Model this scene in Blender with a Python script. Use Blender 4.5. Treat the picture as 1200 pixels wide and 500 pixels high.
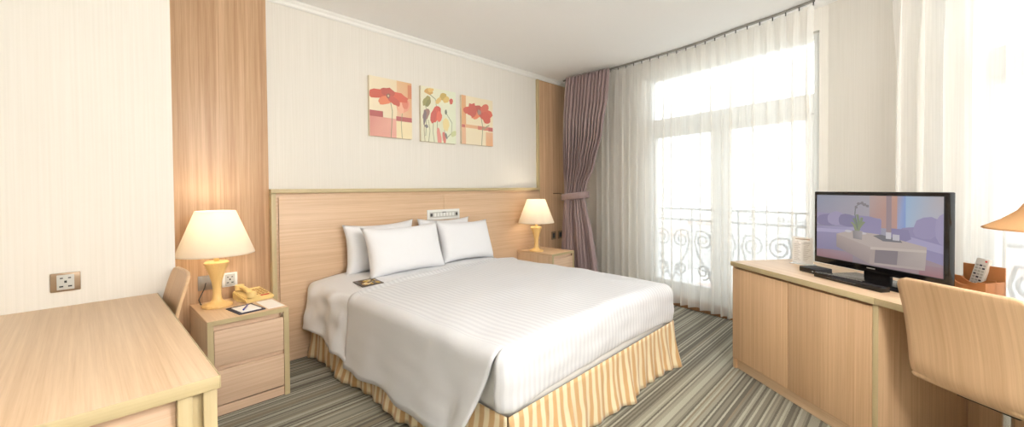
import bpy, bmesh, math, random
from mathutils import Vector, Matrix
random.seed(7)
PI = math.pi
R = math.radians
scene = bpy.context.scene
col = scene.collection
for o in list(bpy.data.objects):
    bpy.data.objects.remove(o)

def srgb(r, g, b, a=1.0):
    f = lambda c: (c/255/12.92) if c/255 <= .04045 else ((c/255+.055)/1.055)**2.4
    return (f(r), f(g), f(b), a)

# ------------------------------------------------------------------ camera
# room axes: X runs along the headboard wall, Y points at it, Z up; the camera stands above the origin
CAM_H, YAW, PITCH, ROLL, FOCAL = 1.22, R(43.6), R(0.9), R(0.5), 480.0
cam_data = bpy.data.cameras.new('camera')
cam = bpy.data.objects.new('camera', cam_data)
col.objects.link(cam)
fwd = Vector((math.cos(YAW)*math.cos(PITCH), math.sin(YAW)*math.cos(PITCH), -math.sin(PITCH)))
rgt = Vector((math.sin(YAW), -math.cos(YAW), 0))
upv = rgt.cross(fwd)
rg2 = rgt*math.cos(ROLL) - upv*math.sin(ROLL)
up2 = upv*math.cos(ROLL) + rgt*math.sin(ROLL)
mw = Matrix((rg2, up2, -fwd)).transposed().to_4x4()
mw.translation = (0, 0, CAM_H)
cam.matrix_world = mw
cam_data.sensor_fit = 'HORIZONTAL'
cam_data.sensor_width = 36
cam_data.lens = FOCAL/1200*36
cam_data.shift_y = -(250-229)/1200
cam_data.clip_start = 0.02
cam_data.clip_end = 500
scene.camera = cam

# ------------------------------------------------------------------ view, world, daylight
scene.view_settings.view_transform = 'Standard'
scene.view_settings.look = 'None'
scene.view_settings.gamma = 1
scene.view_settings.use_curve_mapping = False
scene.view_settings.exposure = 0.0
WORLD_STRENGTH = 2.8
FILL_GLOW = 80.0  # strength of the added globes that brighten the room
w = bpy.data.worlds.new('overcast_sky')
scene.world = w
w.use_nodes = True
bg = w.node_tree.nodes['Background']
bg.inputs['Color'].default_value = (0.90, 0.96, 1.0, 1)
bg.inputs['Strength'].default_value = WORLD_STRENGTH

# ------------------------------------------------------------------ plan of the room
D = 3.235                                   # headboard wall
CEIL = 2.60
WL = 2.63                                   # wall behind the left desk stands forward of it
WLX = 0.316
P0 = Vector((4.50, D, 0))
A = Vector((4.38, 2.33, 0))
dAB = Vector((-.223, -.975, 0)).normalized()
nAB = Vector((-dAB.y, dAB.x, 0))*1.0        # outward
if nAB.x < 0: nAB = -nAB
K = A + dAB*1.97
FL = Vector((3.03, .83, 0))                 # front corner of the long cabinet
CD = Vector((-.617, -.787, 0)).normalized()
CN = Vector((-CD.y, CD.x, 0))
CN = CN if CN.x > 0 else -CN
CAB_ROT = math.atan2(CD.y, CD.x)
END = K + CD*3.3
XL, YF = -1.3, -2.0
END.y = max(END.y, YF-0.6)
def unit(t, off, z=0):                      # point in the cabinet's frame: along its front, into its depth, up
    return FL + CD*t + CN*off + Vector((0, 0, z))

# portals guide the sky light through the two windows (they emit nothing themselves)
def portal(c, d, n, wdt, hgt):
    ld = bpy.data.lights.new('window_portal', 'AREA')
    ld.shape = 'RECTANGLE'; ld.size = wdt; ld.size_y = hgt
    ld.cycles.is_portal = True
    o = bpy.data.objects.new('window_portal', ld)
    col.objects.link(o)
    z = n                                   # light points along -z local: into the room
    x = d; y = z.cross(x)
    m = Matrix((x, y, z)).transposed().to_4x4(); m.translation = c
    o.matrix_world = m
portal(A+dAB*1.09+nAB*.16+Vector((0, 0, 1.26)), dAB, nAB, 1.6, 2.3)
portal(K+CD*1.75+CN*.16+Vector((0, 0, 1.26)), CD, CN, 1.6, 2.3)

# ------------------------------------------------------------------ materials
MATS = {}
def nodes_of(name):
    m = bpy.data.materials.new(name); m.use_nodes = True
    nt = m.node_tree
    b = nt.nodes['Principled BSDF']
    MATS[name] = m
    return m, nt, b
def N(nt, t, **kw):
    n = nt.nodes.new(t)
    for k, v in kw.items(): setattr(n, k, v)
    return n
def plain(name, c, rough=.5, metal=0, sheen=0, noise=.04, nscale=30, **extra):
    m, nt, b = nodes_of(name)
    tc = N(nt, 'ShaderNodeTexCoord'); no = N(nt, 'ShaderNodeTexNoise')
    no.inputs['Scale'].default_value = nscale; no.inputs['Detail'].default_value = 3
    nt.links.new(tc.outputs['Object'], no.inputs['Vector'])
    mx = N(nt, 'ShaderNodeMix', data_type='RGBA')
    mx.inputs[6].default_value = tuple(x*(1-noise) for x in c[:3])+(1,)
    mx.inputs[7].default_value = tuple(min(1, x*(1+noise)) for x in c[:3])+(1,)
    nt.links.new(no.outputs['Fac'], mx.inputs[0])
    nt.links.new(mx.outputs[2], b.inputs['Base Color'])
    b.inputs['Roughness'].default_value = rough
    b.inputs['Metallic'].default_value = metal
    if sheen: b.inputs['Sheen Weight'].default_value = sheen
    for k, v in extra.items(): b.inputs[k.replace('_', ' ')].default_value = v
    return m
def wood(name, axis, light, dark, streak=.5, rough=.42, fine=1.0, also=None):
    """straight-grained veneer, the grain running along the given local axis"""
    m, nt, b = nodes_of(name)
    tc = N(nt, 'ShaderNodeTexCoord')
    def layer(along, across, scale, detail):
        mp = N(nt, 'ShaderNodeMapping')
        s = [across]*3; s[axis] = along
        if also is not None: s[also] = along
        mp.inputs['Scale'].default_value = s
        no = N(nt, 'ShaderNodeTexNoise')
        no.inputs['Scale'].default_value = scale; no.inputs['Detail'].default_value = detail
        no.inputs['Roughness'].default_value = .6; no.inputs['Distortion'].default_value = .25 if also is None else .03
        nt.links.new(tc.outputs['Object'], mp.inputs['Vector'])
        nt.links.new(mp.outputs['Vector'], no.inputs['Vector'])
        return no
    n1 = layer(.6, 45*fine, 1.6, 4)
    n2 = layer(.25, 9, 1.3, 2)
    n3 = layer(3, 160, 2.0, 2)
    a1 = N(nt, 'ShaderNodeMath', operation='MULTIPLY'); a1.inputs[1].default_value = .55
    a2 = N(nt, 'ShaderNodeMath', operation='MULTIPLY_ADD'); a2.inputs[1].default_value = .25
    a3 = N(nt, 'ShaderNodeMath', operation='MULTIPLY_ADD'); a3.inputs[1].default_value = .20
    nt.links.new(n1.outputs['Fac'], a1.inputs[0])
    nt.links.new(n2.outputs['Fac'], a2.inputs[0]); nt.links.new(a1.outputs[0], a2.inputs[2])
    nt.links.new(n3.outputs['Fac'], a3.inputs[0]); nt.links.new(a2.outputs[0], a3.inputs[2])
    cr = N(nt, 'ShaderNodeValToRGB')
    h = .14/streak*.5
    cr.color_ramp.elements[0].position = .5-h; cr.color_ramp.elements[0].color = dark
    cr.color_ramp.elements[1].position = .5+h; cr.color_ramp.elements[1].color = light
    nt.links.new(a3.outputs[0], cr.inputs['Fac'])
    nt.links.new(cr.outputs['Color'], b.inputs['Base Color'])
    b.inputs['Roughness'].default_value = rough
    bp = N(nt, 'ShaderNodeBump'); bp.inputs['Strength'].default_value = .05; bp.inputs['Distance'].default_value = .002
    nt.links.new(a3.outputs[0], bp.inputs['Height']); nt.links.new(bp.outputs['Normal'], b.inputs['Normal'])
    return m
LIGHTW, DARKW = srgb(226, 198, 165), srgb(204, 172, 137)
for ax, nm in ((0, 'x'), (1, 'y'), (2, 'z')):
    wood('wood_'+nm, ax, LIGHTW, DARKW)
wood('wood_panel', 2, srgb(216, 183, 148), srgb(182, 144, 110), streak=.55)
wood('wood_head', 0, srgb(224, 194, 162), srgb(200, 166, 132), streak=.5)
wood('wood_drawer', 0, srgb(225, 197, 170), srgb(202, 170, 141), streak=.5)
wood('wood_door', 2, srgb(222, 188, 150), srgb(194, 157, 120), streak=.5, fine=1.5)
wood('wood_ply', 2, srgb(222, 188, 150), srgb(200, 163, 125), streak=.5, also=1)
wood('wood_dark', 2, srgb(176, 132, 92), srgb(140, 98, 66))
wood('edge_x', 0, srgb(199, 182, 143), srgb(184, 166, 126), streak=.3)
wood('edge_y', 1, srgb(199, 182, 143), srgb(184, 166, 126), streak=.3)
wood('edge_z', 2, srgb(199, 182, 143), srgb(184, 166, 126), streak=.3)
wood('lamp_wood', 2, srgb(240, 205, 140), srgb(226, 184, 116), streak=.3, rough=.35)

def wallpaper(name, c1, c2):
    m, nt, b = nodes_of(name)
    tc = N(nt, 'ShaderNodeTexCoord'); mp = N(nt, 'ShaderNodeMapping')
    mp.inputs['Scale'].default_value = (120, 120, 1.5)
    no = N(nt, 'ShaderNodeTexNoise'); no.inputs['Scale'].default_value = 1; no.inputs['Detail'].default_value = 4
    nt.links.new(tc.outputs['Object'], mp.inputs['Vector']); nt.links.new(mp.outputs['Vector'], no.inputs['Vector'])
    cr = N(nt, 'ShaderNodeValToRGB')
    cr.color_ramp.elements[0].position = .35; cr.color_ramp.elements[0].color = c1
    cr.color_ramp.elements[1].position = .65; cr.color_ramp.elements[1].color = c2
    nt.links.new(no.outputs['Fac'], cr.inputs['Fac']); nt.links.new(cr.outputs['Color'], b.inputs['Base Color'])
    b.inputs['Roughness'].default_value = .75
    bp = N(nt, 'ShaderNodeBump'); bp.inputs['Strength'].default_value = .08; bp.inputs['Distance'].default_value = .001
    nt.links.new(no.outputs['Fac'], bp.inputs['Height']); nt.links.new(bp.outputs['Normal'], b.inputs['Normal'])
wallpaper('wallpaper', srgb(229, 225, 216), srgb(234, 230, 222))
plain('ceiling_paint', srgb(248, 248, 247), .9, noise=.01)
plain('white_paint', srgb(240, 240, 236), .5, noise=.01)
plain('frame_white', srgb(240, 242, 240), .4, noise=.01)

def carpet():
    m, nt, b = nodes_of('carpet')
    tc = N(nt, 'ShaderNodeTexCoord'); sp = N(nt, 'ShaderNodeSeparateXYZ')
    nt.links.new(tc.outputs['Object'], sp.inputs[0])
    nz = N(nt, 'ShaderNodeTexNoise'); nz.inputs['Scale'].default_value = 90; nz.inputs['Detail'].default_value = 2
    nt.links.new(tc.outputs['Object'], nz.inputs['Vector'])
    jit = N(nt, 'ShaderNodeMath', operation='MULTIPLY_ADD'); jit.inputs[1].default_value = .006
    nt.links.new(nz.outputs['Fac'], jit.inputs[0]); nt.links.new(sp.outputs['Y'], jit.inputs[2])
    dv = N(nt, 'ShaderNodeMath', operation='DIVIDE'); dv.inputs[1].default_value = .0105
    nt.links.new(jit.outputs[0], dv.inputs[0])
    fl = N(nt, 'ShaderNodeMath', operation='FLOOR'); nt.links.new(dv.outputs[0], fl.inputs[0])
    wn = N(nt, 'ShaderNodeTexWhiteNoise', noise_dimensions='1D'); nt.links.new(fl.outputs[0], wn.inputs['W'])
    cr = N(nt, 'ShaderNodeValToRGB'); cr.color_ramp.interpolation = 'CONSTANT'
    e = cr.color_ramp.elements
    e[0].position = 0; e[0].color = srgb(88, 82, 68)
    e[1].position = .2; e[1].color = srgb(118, 114, 98)
    for p, c in ((.45, srgb(140, 137, 120)), (.7, srgb(162, 159, 142)), (.9, srgb(122, 112, 90))):
        x = e.new(p); x.color = c
    nt.links.new(wn.outputs['Value'], cr.inputs['Fac'])
    n2 = N(nt, 'ShaderNodeTexNoise'); n2.inputs['Scale'].default_value = 260; n2.inputs['Detail'].default_value = 2
    nt.links.new(tc.outputs['Object'], n2.inputs['Vector'])
    mx = N(nt, 'ShaderNodeMix', data_type='RGBA', blend_type='OVERLAY'); mx.inputs[0].default_value = .35
    nt.links.new(cr.outputs['Color'], mx.inputs[6]); nt.links.new(n2.outputs['Fac'], mx.inputs[7])
    nt.links.new(mx.outputs[2], b.inputs['Base Color'])
    b.inputs['Roughness'].default_value = .95
    b.inputs['Sheen Weight'].default_value = .2
    bp = N(nt, 'ShaderNodeBump'); bp.inputs['Strength'].default_value = .3; bp.inputs['Distance'].default_value = .003
    nt.links.new(n2.outputs['Fac'], bp.inputs['Height']); nt.links.new(bp.outputs['Normal'], b.inputs['Normal'])
carpet()

def stripes(name, c1, c2, width, rough1, rough2, wob=.0, sheen=0, soft=.1):
    """vertical cloth stripes, counted along the U coordinate (metres)"""
    m, nt, b = nodes_of(name)
    uv = N(nt, 'ShaderNodeUVMap'); uv.uv_map = 'UVMap'
    sp = N(nt, 'ShaderNodeSeparateXYZ'); nt.links.new(uv.outputs['UV'], sp.inputs[0])
    no = N(nt, 'ShaderNodeTexNoise'); no.inputs['Scale'].default_value = 3.2
    nt.links.new(uv.outputs['UV'], no.inputs['Vector'])
    ad = N(nt, 'ShaderNodeMath', operation='MULTIPLY_ADD'); ad.inputs[1].default_value = wob
    nt.links.new(no.outputs['Fac'], ad.inputs[0]); nt.links.new(sp.outputs['X'], ad.inputs[2])
    ml = N(nt, 'ShaderNodeMath', operation='MULTIPLY'); ml.inputs[1].default_value = PI/width
    nt.links.new(ad.outputs[0], ml.inputs[0])
    sn = N(nt, 'ShaderNodeMath', operation='SINE'); nt.links.new(ml.outputs[0], sn.inputs[0])
    mr = N(nt, 'ShaderNodeMapRange'); mr.inputs[1].default_value = -soft; mr.inputs[2].default_value = soft
    nt.links.new(sn.outputs[0], mr.inputs[0])
    mx = N(nt, 'ShaderNodeMix', data_type='RGBA'); mx.inputs[6].default_value = c1; mx.inputs[7].default_value = c2
    nt.links.new(mr.outputs[0], mx.inputs[0]); nt.links.new(mx.outputs[2], b.inputs['Base Color'])
    r2 = N(nt, 'ShaderNodeMapRange'); r2.inputs[3].default_value = rough1; r2.inputs[4].default_value = rough2
    nt.links.new(mr.outputs[0], r2.inputs[0]); nt.links.new(r2.outputs[0], b.inputs['Roughness'])
    if sheen: b.inputs['Sheen Weight'].default_value = sheen
    return m
stripes('duvet_cloth', srgb(212, 214, 219), srgb(224, 226, 230), .017, .75, .5, sheen=.15, soft=.6)
stripes('skirt_cloth', srgb(206, 167, 116), srgb(234, 220, 186), .036, .42, .3, wob=.085, sheen=.2, soft=.3)
plain('linen', srgb(234, 235, 238), .8, noise=.01, sheen=.1)
plain('mattress_cloth', srgb(240, 240, 238), .8, noise=.01)
plain('base_cloth', srgb(196, 170, 130), .8)

def curtain_mat():
    m, nt, b = nodes_of('purple_satin')
    tc = N(nt, 'ShaderNodeTexCoord'); mp = N(nt, 'ShaderNodeMapping'); mp.inputs['Scale'].default_value = (1, 1, .05)
    no = N(nt, 'ShaderNodeTexNoise'); no.inputs['Scale'].default_value = 220
    nt.links.new(tc.outputs['Object'], mp.inputs['Vector']); nt.links.new(mp.outputs['Vector'], no.inputs['Vector'])
    mx = N(nt, 'ShaderNodeMix', data_type='RGBA')
    mx.inputs[6].default_value = srgb(138, 117, 118); mx.inputs[7].default_value = srgb(160, 138, 137)
    nt.links.new(no.outputs['Fac'], mx.inputs[0]); nt.links.new(mx.outputs[2], b.inputs['Base Color'])
    b.inputs['Roughness'].default_value = .4; b.inputs['Sheen Weight'].default_value = .3
curtain_mat()
def sheer_mat():
    m, nt, b = nodes_of('sheer')
    nt.nodes.remove(b)
    out = nt.nodes['Material Output']
    tc = N(nt, 'ShaderNodeTexCoord'); mp = N(nt, 'ShaderNodeMapping'); mp.inputs['Scale'].default_value = (150, 150, 2)
    no = N(nt, 'ShaderNodeTexNoise'); no.inputs['Scale'].default_value = 1
    nt.links.new(tc.outputs['Object'], mp.inputs['Vector']); nt.links.new(mp.outputs['Vector'], no.inputs['Vector'])
    mr = N(nt, 'ShaderNodeMapRange'); mr.inputs[3].default_value = .50; mr.inputs[4].default_value = .64
    nt.links.new(no.outputs['Fac'], mr.inputs[0])
    tr = N(nt, 'ShaderNodeBsdfTransparent'); tl = N(nt, 'ShaderNodeBsdfTranslucent'); df = N(nt, 'ShaderNodeBsdfDiffuse')
    tl.inputs['Color'].default_value = srgb(248, 246, 240); df.inputs['Color'].default_value = srgb(243, 242, 238)
    m1 = N(nt, 'ShaderNodeMixShader'); m1.inputs[0].default_value = .5
    nt.links.new(tl.outputs[0], m1.inputs[1]); nt.links.new(df.outputs[0], m1.inputs[2])
    m2 = N(nt, 'ShaderNodeMixShader'); nt.links.new(mr.outputs[0], m2.inputs[0])
    nt.links.new(tr.outputs[0], m2.inputs[1]); nt.links.new(m1.outputs[0], m2.inputs[2])
    nt.links.new(m2.outputs[0], out.inputs['Surface'])
sheer_mat()
def glass_mat():
    m, nt, b = nodes_of('window_glass')
    nt.nodes.remove(b); out = nt.nodes['Material Output']
    tr = N(nt, 'ShaderNodeBsdfTransparent'); gl = N(nt, 'ShaderNodeBsdfGlossy'); gl.inputs['Roughness'].default_value = .02
    mx = N(nt, 'ShaderNodeMixShader'); mx.inputs[0].default_value = .03
    nt.links.new(tr.outputs[0], mx.inputs[1]); nt.links.new(gl.outputs[0], mx.inputs[2]); nt.links.new(mx.outputs[0], out.inputs['Surface'])
glass_mat()
def shade_mat(name, c, tw=.5):
    m, nt, b = nodes_of(name)
    nt.nodes.remove(b); out = nt.nodes['Material Output']
    tc = N(nt, 'ShaderNodeTexCoord'); no = N(nt, 'ShaderNodeTexNoise'); no.inputs['Scale'].default_value = 300
    nt.links.new(tc.outputs['Object'], no.inputs['Vector'])
    mc = N(nt, 'ShaderNodeMix', data_type='RGBA'); mc.inputs[6].default_value = tuple(x*.94 for x in c[:3])+(1,); mc.inputs[7].default_value = c
    nt.links.new(no.outputs['Fac'], mc.inputs[0])
    tl = N(nt, 'ShaderNodeBsdfTranslucent'); df = N(nt, 'ShaderNodeBsdfDiffuse')
    nt.links.new(mc.outputs[2], tl.inputs['Color']); nt.links.new(mc.outputs[2], df.inputs['Color'])
    mx = N(nt, 'ShaderNodeMixShader'); mx.inputs[0].default_value = 1-tw
    nt.links.new(tl.outputs[0], mx.inputs[1]); nt.links.new(df.outputs[0], mx.inputs[2]); nt.links.new(mx.outputs[0], out.inputs['Surface'])
shade_mat('shade_cream', srgb(252, 244, 230), .4)
shade_mat('shade_tan', srgb(226, 190, 144), .5)
def emit(name, c, s):
    m, nt, b = nodes_of(name)
    b.inputs['Base Color'].default_value = c
    b.inputs['Emission Color'].default_value = c; b.inputs['Emission Strength'].default_value = s
emit('bulb_glow', (1, .86, .68, 1), 6)
emit('fill_glow', (1, .97, .94, 1), FILL_GLOW)  # glow of the added fill globes
def printed(name, strength, rough):
    m, nt, b = nodes_of(name)
    at = N(nt, 'ShaderNodeAttribute'); at.attribute_name = 'Col'
    nt.links.new(at.outputs['Color'], b.inputs['Base Color'])
    b.inputs['Roughness'].default_value = rough
    if strength:
        b.inputs['Base Color'].default_value = (0, 0, 0, 1)
        for l in list(b.inputs['Base Color'].links): nt.links.remove(l)
        b.inputs['Base Color'].default_value = (.02, .02, .02, 1)
        nt.links.new(at.outputs['Color'], b.inputs['Emission Color']); b.inputs['Emission Strength'].default_value = strength
printed('print', 0, .8)
printed('screen_picture', .8, .25)
plain('canvas_edge', srgb(226, 214, 190), .85)
plain('black_gloss', srgb(16, 16, 18), .15, noise=.02)
plain('black_matt', srgb(28, 28, 30), .5, noise=.02)
plain('dark_grey', srgb(64, 64, 66), .45)
plain('chrome', srgb(200, 200, 202), .2, metal=1, noise=.02)
plain('steel', srgb(170, 165, 158), .35, metal=.8, noise=.03)
plain('bronze', srgb(150, 128, 104), .4, metal=.5, noise=.03)
plain('socket_white', srgb(238, 238, 234), .4, noise=.01)
plain('socket_grey', srgb(196, 196, 190), .45, noise=.02)
plain('phone_cream', srgb(236, 208, 142), .4, noise=.02)
plain('phone_key', srgb(190, 150, 96), .5, noise=.02)
plain('red_plastic', srgb(204, 62, 44), .4)
plain('paper', srgb(246, 244, 240), .8, noise=.01)
plain('navy_leather', srgb(44, 46, 66), .45)
plain('blue_ink', srgb(38, 62, 160), .3)
plain('tan_leather', srgb(196, 134, 84), .5)
plain('tan_leather_in', srgb(170, 112, 70), .6)
plain('rail_grey', srgb(150, 148, 142), .4, metal=.3)
plain('iron_white', srgb(150, 154, 158), .5)
plain('acrylic', srgb(226, 232, 232), .1, noise=.01)
plain('building_pale', srgb(204, 204, 204), .9)  # distance haze put into the wall colour as pale grey
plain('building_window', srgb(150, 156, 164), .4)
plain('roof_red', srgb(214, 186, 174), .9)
plain('ground_pale', srgb(240, 240, 236), .95)  # near white, the haze over the town is in this colour
plain('brochure_dark', srgb(84, 70, 58), .35)

# ------------------------------------------------------------------ mesh helpers
def link(name, me, mat=None, parent=None, loc=None, rotz=None):
    o = bpy.data.objects.new(name, me)
    col.objects.link(o)
    if mat is not None and me is not None:
        for mm in (mat if isinstance(mat, (list, tuple)) else [mat]): me.materials.append(MATS[mm])
    if parent is not None: o.parent = parent
    if loc is not None: o.location = loc
    if rotz is not None: o.rotation_euler = (0, 0, rotz)
    return o
def tag(o, label, cat=None, group=None, kind=None):
    o['label'] = label
    if cat: o['category'] = cat
    if group: o['group'] = group
    if kind: o['kind'] = kind
    return o
def thing(name, label, cat, loc=(0, 0, 0), rotz=0, group=None, kind=None):
    o = bpy.data.objects.new(name, None); col.objects.link(o)
    o.empty_display_size = .05
    o.location = loc; o.rotation_euler = (0, 0, rotz)
    return tag(o, label, cat, group, kind)
def copy_tree(o, parent=None):
    c = o.copy(); col.objects.link(c); c.parent = parent
    for ch in list(o.children): copy_tree(ch, c)
    return c
def mesh_bm(bm, smooth=None):
    bmesh.ops.recalc_face_normals(bm, faces=bm.faces)
    me = bpy.data.meshes.new('m'); bm.to_mesh(me); bm.free()
    if smooth is not None:
        for p in me.polygons: p.use_smooth = True
        if smooth < 180:
            me.set_sharp_from_angle(angle=R(smooth))
    return me
def add_box(bm, x0, x1, y0, y1, z0, z1, bev=0.0, seg=2):
    vs = [bm.verts.new((x, y, z)) for x in (x0, x1) for y in (y0, y1) for z in (z0, z1)]
    F = [(0, 1, 3, 2), (4, 6, 7, 5), (0, 4, 5, 1), (2, 3, 7, 6), (0, 2, 6, 4), (1, 5, 7, 3)]
    fs = [bm.faces.new([vs[i] for i in f]) for f in F]
    if bev > 0:
        es = list({e for f in fs for e in f.edges})
        bmesh.ops.bevel(bm, geom=es, offset=bev, segments=seg, affect='EDGES', profile=.5)
def box(name, dims, mat, parent=None, bev=.002, **kw):
    bm = bmesh.new(); add_box(bm, *dims, bev=bev)
    return link(name, mesh_bm(bm, 35 if bev else None), mat, parent, **kw)
def boxes(name, dl, mat, parent=None, bev=.002, **kw):
    bm = bmesh.new()
    for d in dl: add_box(bm, *d, bev=bev)
    return link(name, mesh_bm(bm, 35 if bev else None), mat, parent, **kw)
def lathe(name, prof, mat, parent=None, seg=40, closed=True, loc=None, smooth=40, solid=0):
    bm = bmesh.new(); rings = []
    for r, z in prof:
        if r < 1e-6: rings.append([bm.verts.new((0, 0, z))])
        else: rings.append([bm.verts.new((r*math.cos(2*PI*k/seg), r*math.sin(2*PI*k/seg), z)) for k in range(seg)])
    for a, b in zip(rings, rings[1:]):
        for k in range(seg):
            k2 = (k+1) % seg
            if len(a) == 1 and len(b) == 1: continue
            if len(a) == 1: bm.faces.new((a[0], b[k], b[k2]))
            elif len(b) == 1: bm.faces.new((a[k], b[0], a[k2]))
            else: bm.faces.new((a[k], b[k], b[k2], a[k2]))
    o = link(name, mesh_bm(bm, smooth), mat, parent, loc=loc)
    if solid:
        md = o.modifiers.new('thickness', 'SOLIDIFY'); md.thickness = solid
    return o
def add_tube(bm, pts, r, seg=8, closed=False, r2=None):
    pts = [Vector(p) for p in pts]; n = len(pts)
    rings = []; up = Vector((0, 0, 1)); prev = None
    for i, p in enumerate(pts):
        if closed: t = pts[(i+1) % n]-pts[i-1]
        else: t = pts[min(i+1, n-1)]-pts[max(i-1, 0)]
        t.normalize()
        if prev is None:
            a = up if abs(t.dot(up)) < .9 else Vector((1, 0, 0))
            u = t.cross(a).normalized()
        else:
            u = (prev-t*prev.dot(t)).normalized()
        prev = u; v = t.cross(u)
        rr = r if r2 is None else r+(r2-r)*i/(n-1)
        rings.append([bm.verts.new(p+(u*math.cos(2*PI*k/seg)+v*math.sin(2*PI*k/seg))*rr) for k in range(seg)])
    m = n if closed else n-1
    for i in range(m):
        a, b = rings[i], rings[(i+1) % n]
        for k in range(seg): bm.faces.new((a[k], a[(k+1) % seg], b[(k+1) % seg], b[k]))
    if not closed:
        bm.faces.new(rings[0][::-1]); bm.faces.new(rings[-1])
def tube(name, pts, r, mat, parent=None, seg=8, closed=False, **kw):
    bm = bmesh.new(); add_tube(bm, pts, r, seg, closed)
    return link(name, mesh_bm(bm, 50), mat, parent, **kw)
def grid(name, rows, mat, parent=None, uv=None, solid=0, loc=None, wrap=False, offset=-1):
    """rows of points to a smooth quad sheet; uv: matching rows of (u, v)"""
    nr, nc = len(rows), len(rows[0])
    vs = [tuple(p) for r in rows for p in r]
    fs = []; 
    for i in range(nr-1):
        for j in range(nc if wrap else nc-1):
            j2 = (j+1) % nc
            fs.append((i*nc+j, i*nc+j2, (i+1)*nc+j2, (i+1)*nc+j))
    me = bpy.data.meshes.new('m'); me.from_pydata(vs, [], fs)
    if uv:
        ul = me.uv_layers.new(name='UVMap'); flat = [q for r in uv for q in r]
        for lp in me.loops: ul.data[lp.index].uv = flat[lp.vertex_index]
    for p in me.polygons: p.use_smooth = True
    me.update()
    o = link(name, me, mat, parent, loc=loc)
    if solid:
        md = o.modifiers.new('thickness', 'SOLIDIFY'); md.thickness = solid; md.offset = offset
    return o
def flat_print(name, polys, origin, ux, uy, mat, parent, lift=.0004):
    """flat printed shapes, coloured per vertex: polys = [(points in 0..1, colour or per-point colours)]"""
    ux, uy = Vector(ux), Vector(uy); n = ux.cross(uy).normalized(); origin = Vector(origin)
    vs, fs, cs = [], [], []
    for k, (pts, c) in enumerate(polys):
        base = len(vs)
        for i, (a, b) in enumerate(pts):
            vs.append(origin+ux*a+uy*b+n*(lift+.00006*k))
            cs.append(c[i] if isinstance(c, list) else c)
        fs.append(tuple(range(base, base+len(pts))))
    me = bpy.data.meshes.new('m'); me.from_pydata(vs, [], fs)
    ca = me.color_attributes.new('Col', 'FLOAT_COLOR', 'POINT')
    for i, c in enumerate(cs): ca.data[i].color = c
    return link(name, me, mat, parent)
def rect(x0, y0, x1, y1): return [(x0, y0), (x1, y0), (x1, y1), (x0, y1)]
def blob(cx, cy, rx, ry, rot=0, n=14, jit=.0, seed=0, asp=1.0):
    rnd = random.Random(seed); out = []
    for k in range(n):
        a = 2*PI*k/n; j = 1+rnd.uniform(-jit, jit)
        x, y = rx*math.cos(a)*j, ry*math.sin(a)*j
        out.append((cx+x*math.cos(rot)-y*math.sin(rot), cy+(x*math.sin(rot)+y*math.cos(rot))*asp))
    return out
def clip(pts): return [(min(1, max(0, x)), min(1, max(0, y))) for x, y in pts]
def stroke(pts, wd):
    L, Rr = [], []
    for i, p in enumerate(pts):
        a = pts[max(i-1, 0)]; b = pts[min(i+1, len(pts)-1)]
        dx, dy = b[0]-a[0], b[1]-a[1]; l = math.hypot(dx, dy) or 1
        L.append((p[0]-dy/l*wd, p[1]+dx/l*wd)); Rr.append((p[0]+dy/l*wd, p[1]-dx/l*wd))
    return L+Rr[::-1]
def prism(name, pts, z0, z1, mat, parent=None, bev=0):
    bm = bmesh.new()
    lo = [bm.verts.new((x, y, z0)) for x, y in pts]; hi = [bm.verts.new((x, y, z1)) for x, y in pts]
    n = len(pts)
    bm.faces.new(lo[::-1]); bm.faces.new(hi)
    for k in range(n): bm.faces.new((lo[k], lo[(k+1) % n], hi[(k+1) % n], hi[k]))
    return link(name, mesh_bm(bm), mat, parent)
def frame_obj(o, origin, d, n):
    """place an object so that its local x runs along d, y along n"""
    o.location = origin; o.rotation_euler = (0, 0, math.atan2(d.y, d.x))

# ------------------------------------------------------------------ room shell
TH = .18
room = [(WLX, D), (P0.x, P0.y), (A.x, A.y), (K.x, K.y), (END.x, END.y), (XL, END.y), (XL, WL), (WLX, WL)]
def grow(pts, e):
    cx = sum(p[0] for p in pts)/len(pts); cy = sum(p[1] for p in pts)/len(pts)
    return [(p[0]+(e if p[0] > cx else -e), p[1]+(e if p[1] > cy else -e)) for p in pts]
hull = [(XL-TH, END.y-TH), (END.x+.6, END.y-TH), (K.x+.25, K.y-.1), (P0.x+TH, 2.4), (P0.x+TH, D+TH), (XL-TH, D+TH)]
tag(prism('floor', hull, -.12, 0, 'carpet'), 'striped grey and brown loop carpet across the room', 'floor', kind='structure')
tag(prism('ceiling', hull, CEIL, CEIL+.12, 'ceiling_paint'), 'plain white painted ceiling', 'ceiling', kind='structure')
def wallseg(name, a, b, out, label, z0=0, z1=CEIL, mat='wallpaper', th=TH):
    a, b = Vector(a), Vector(b); d = (b-a).normalized(); L = (b-a).length
    o = box(name, (0, L, 0, th, z0, z1), mat, bev=0)
    n = Vector((-d.y, d.x, 0))
    if n.dot(out) < 0:
        o.data.transform(Matrix.Translation((0, -th, 0)))
    frame_obj(o, a, d, n)
    return tag(o, label, 'wall', kind='structure')
wallseg('wall_back', (WLX-.02, D, 0), (P0.x+TH, D, 0), Vector((0, 1, 0)), 'cream wallpapered wall behind the bed and pictures')
wallseg('wall_left', (XL-TH, WL, 0), (WLX, WL, 0), Vector((0, 1, 0)), 'cream wallpapered wall behind the left desk', th=D-WL+.02)
wallseg('wall_side', (XL, END.y-TH, 0), (XL, WL, 0), Vector((-1, 0, 0)), 'cream wall far left, outside the picture')
wallseg('wall_front', (XL, END.y, 0), (END.x+.1, END.y, 0), Vector((0, -1, 0)), 'cream wall behind the camera')
wallseg('wall_corner', P0, A, Vector((1, 0, 0)), 'narrow wall between the wood panel and the tall window')
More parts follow.
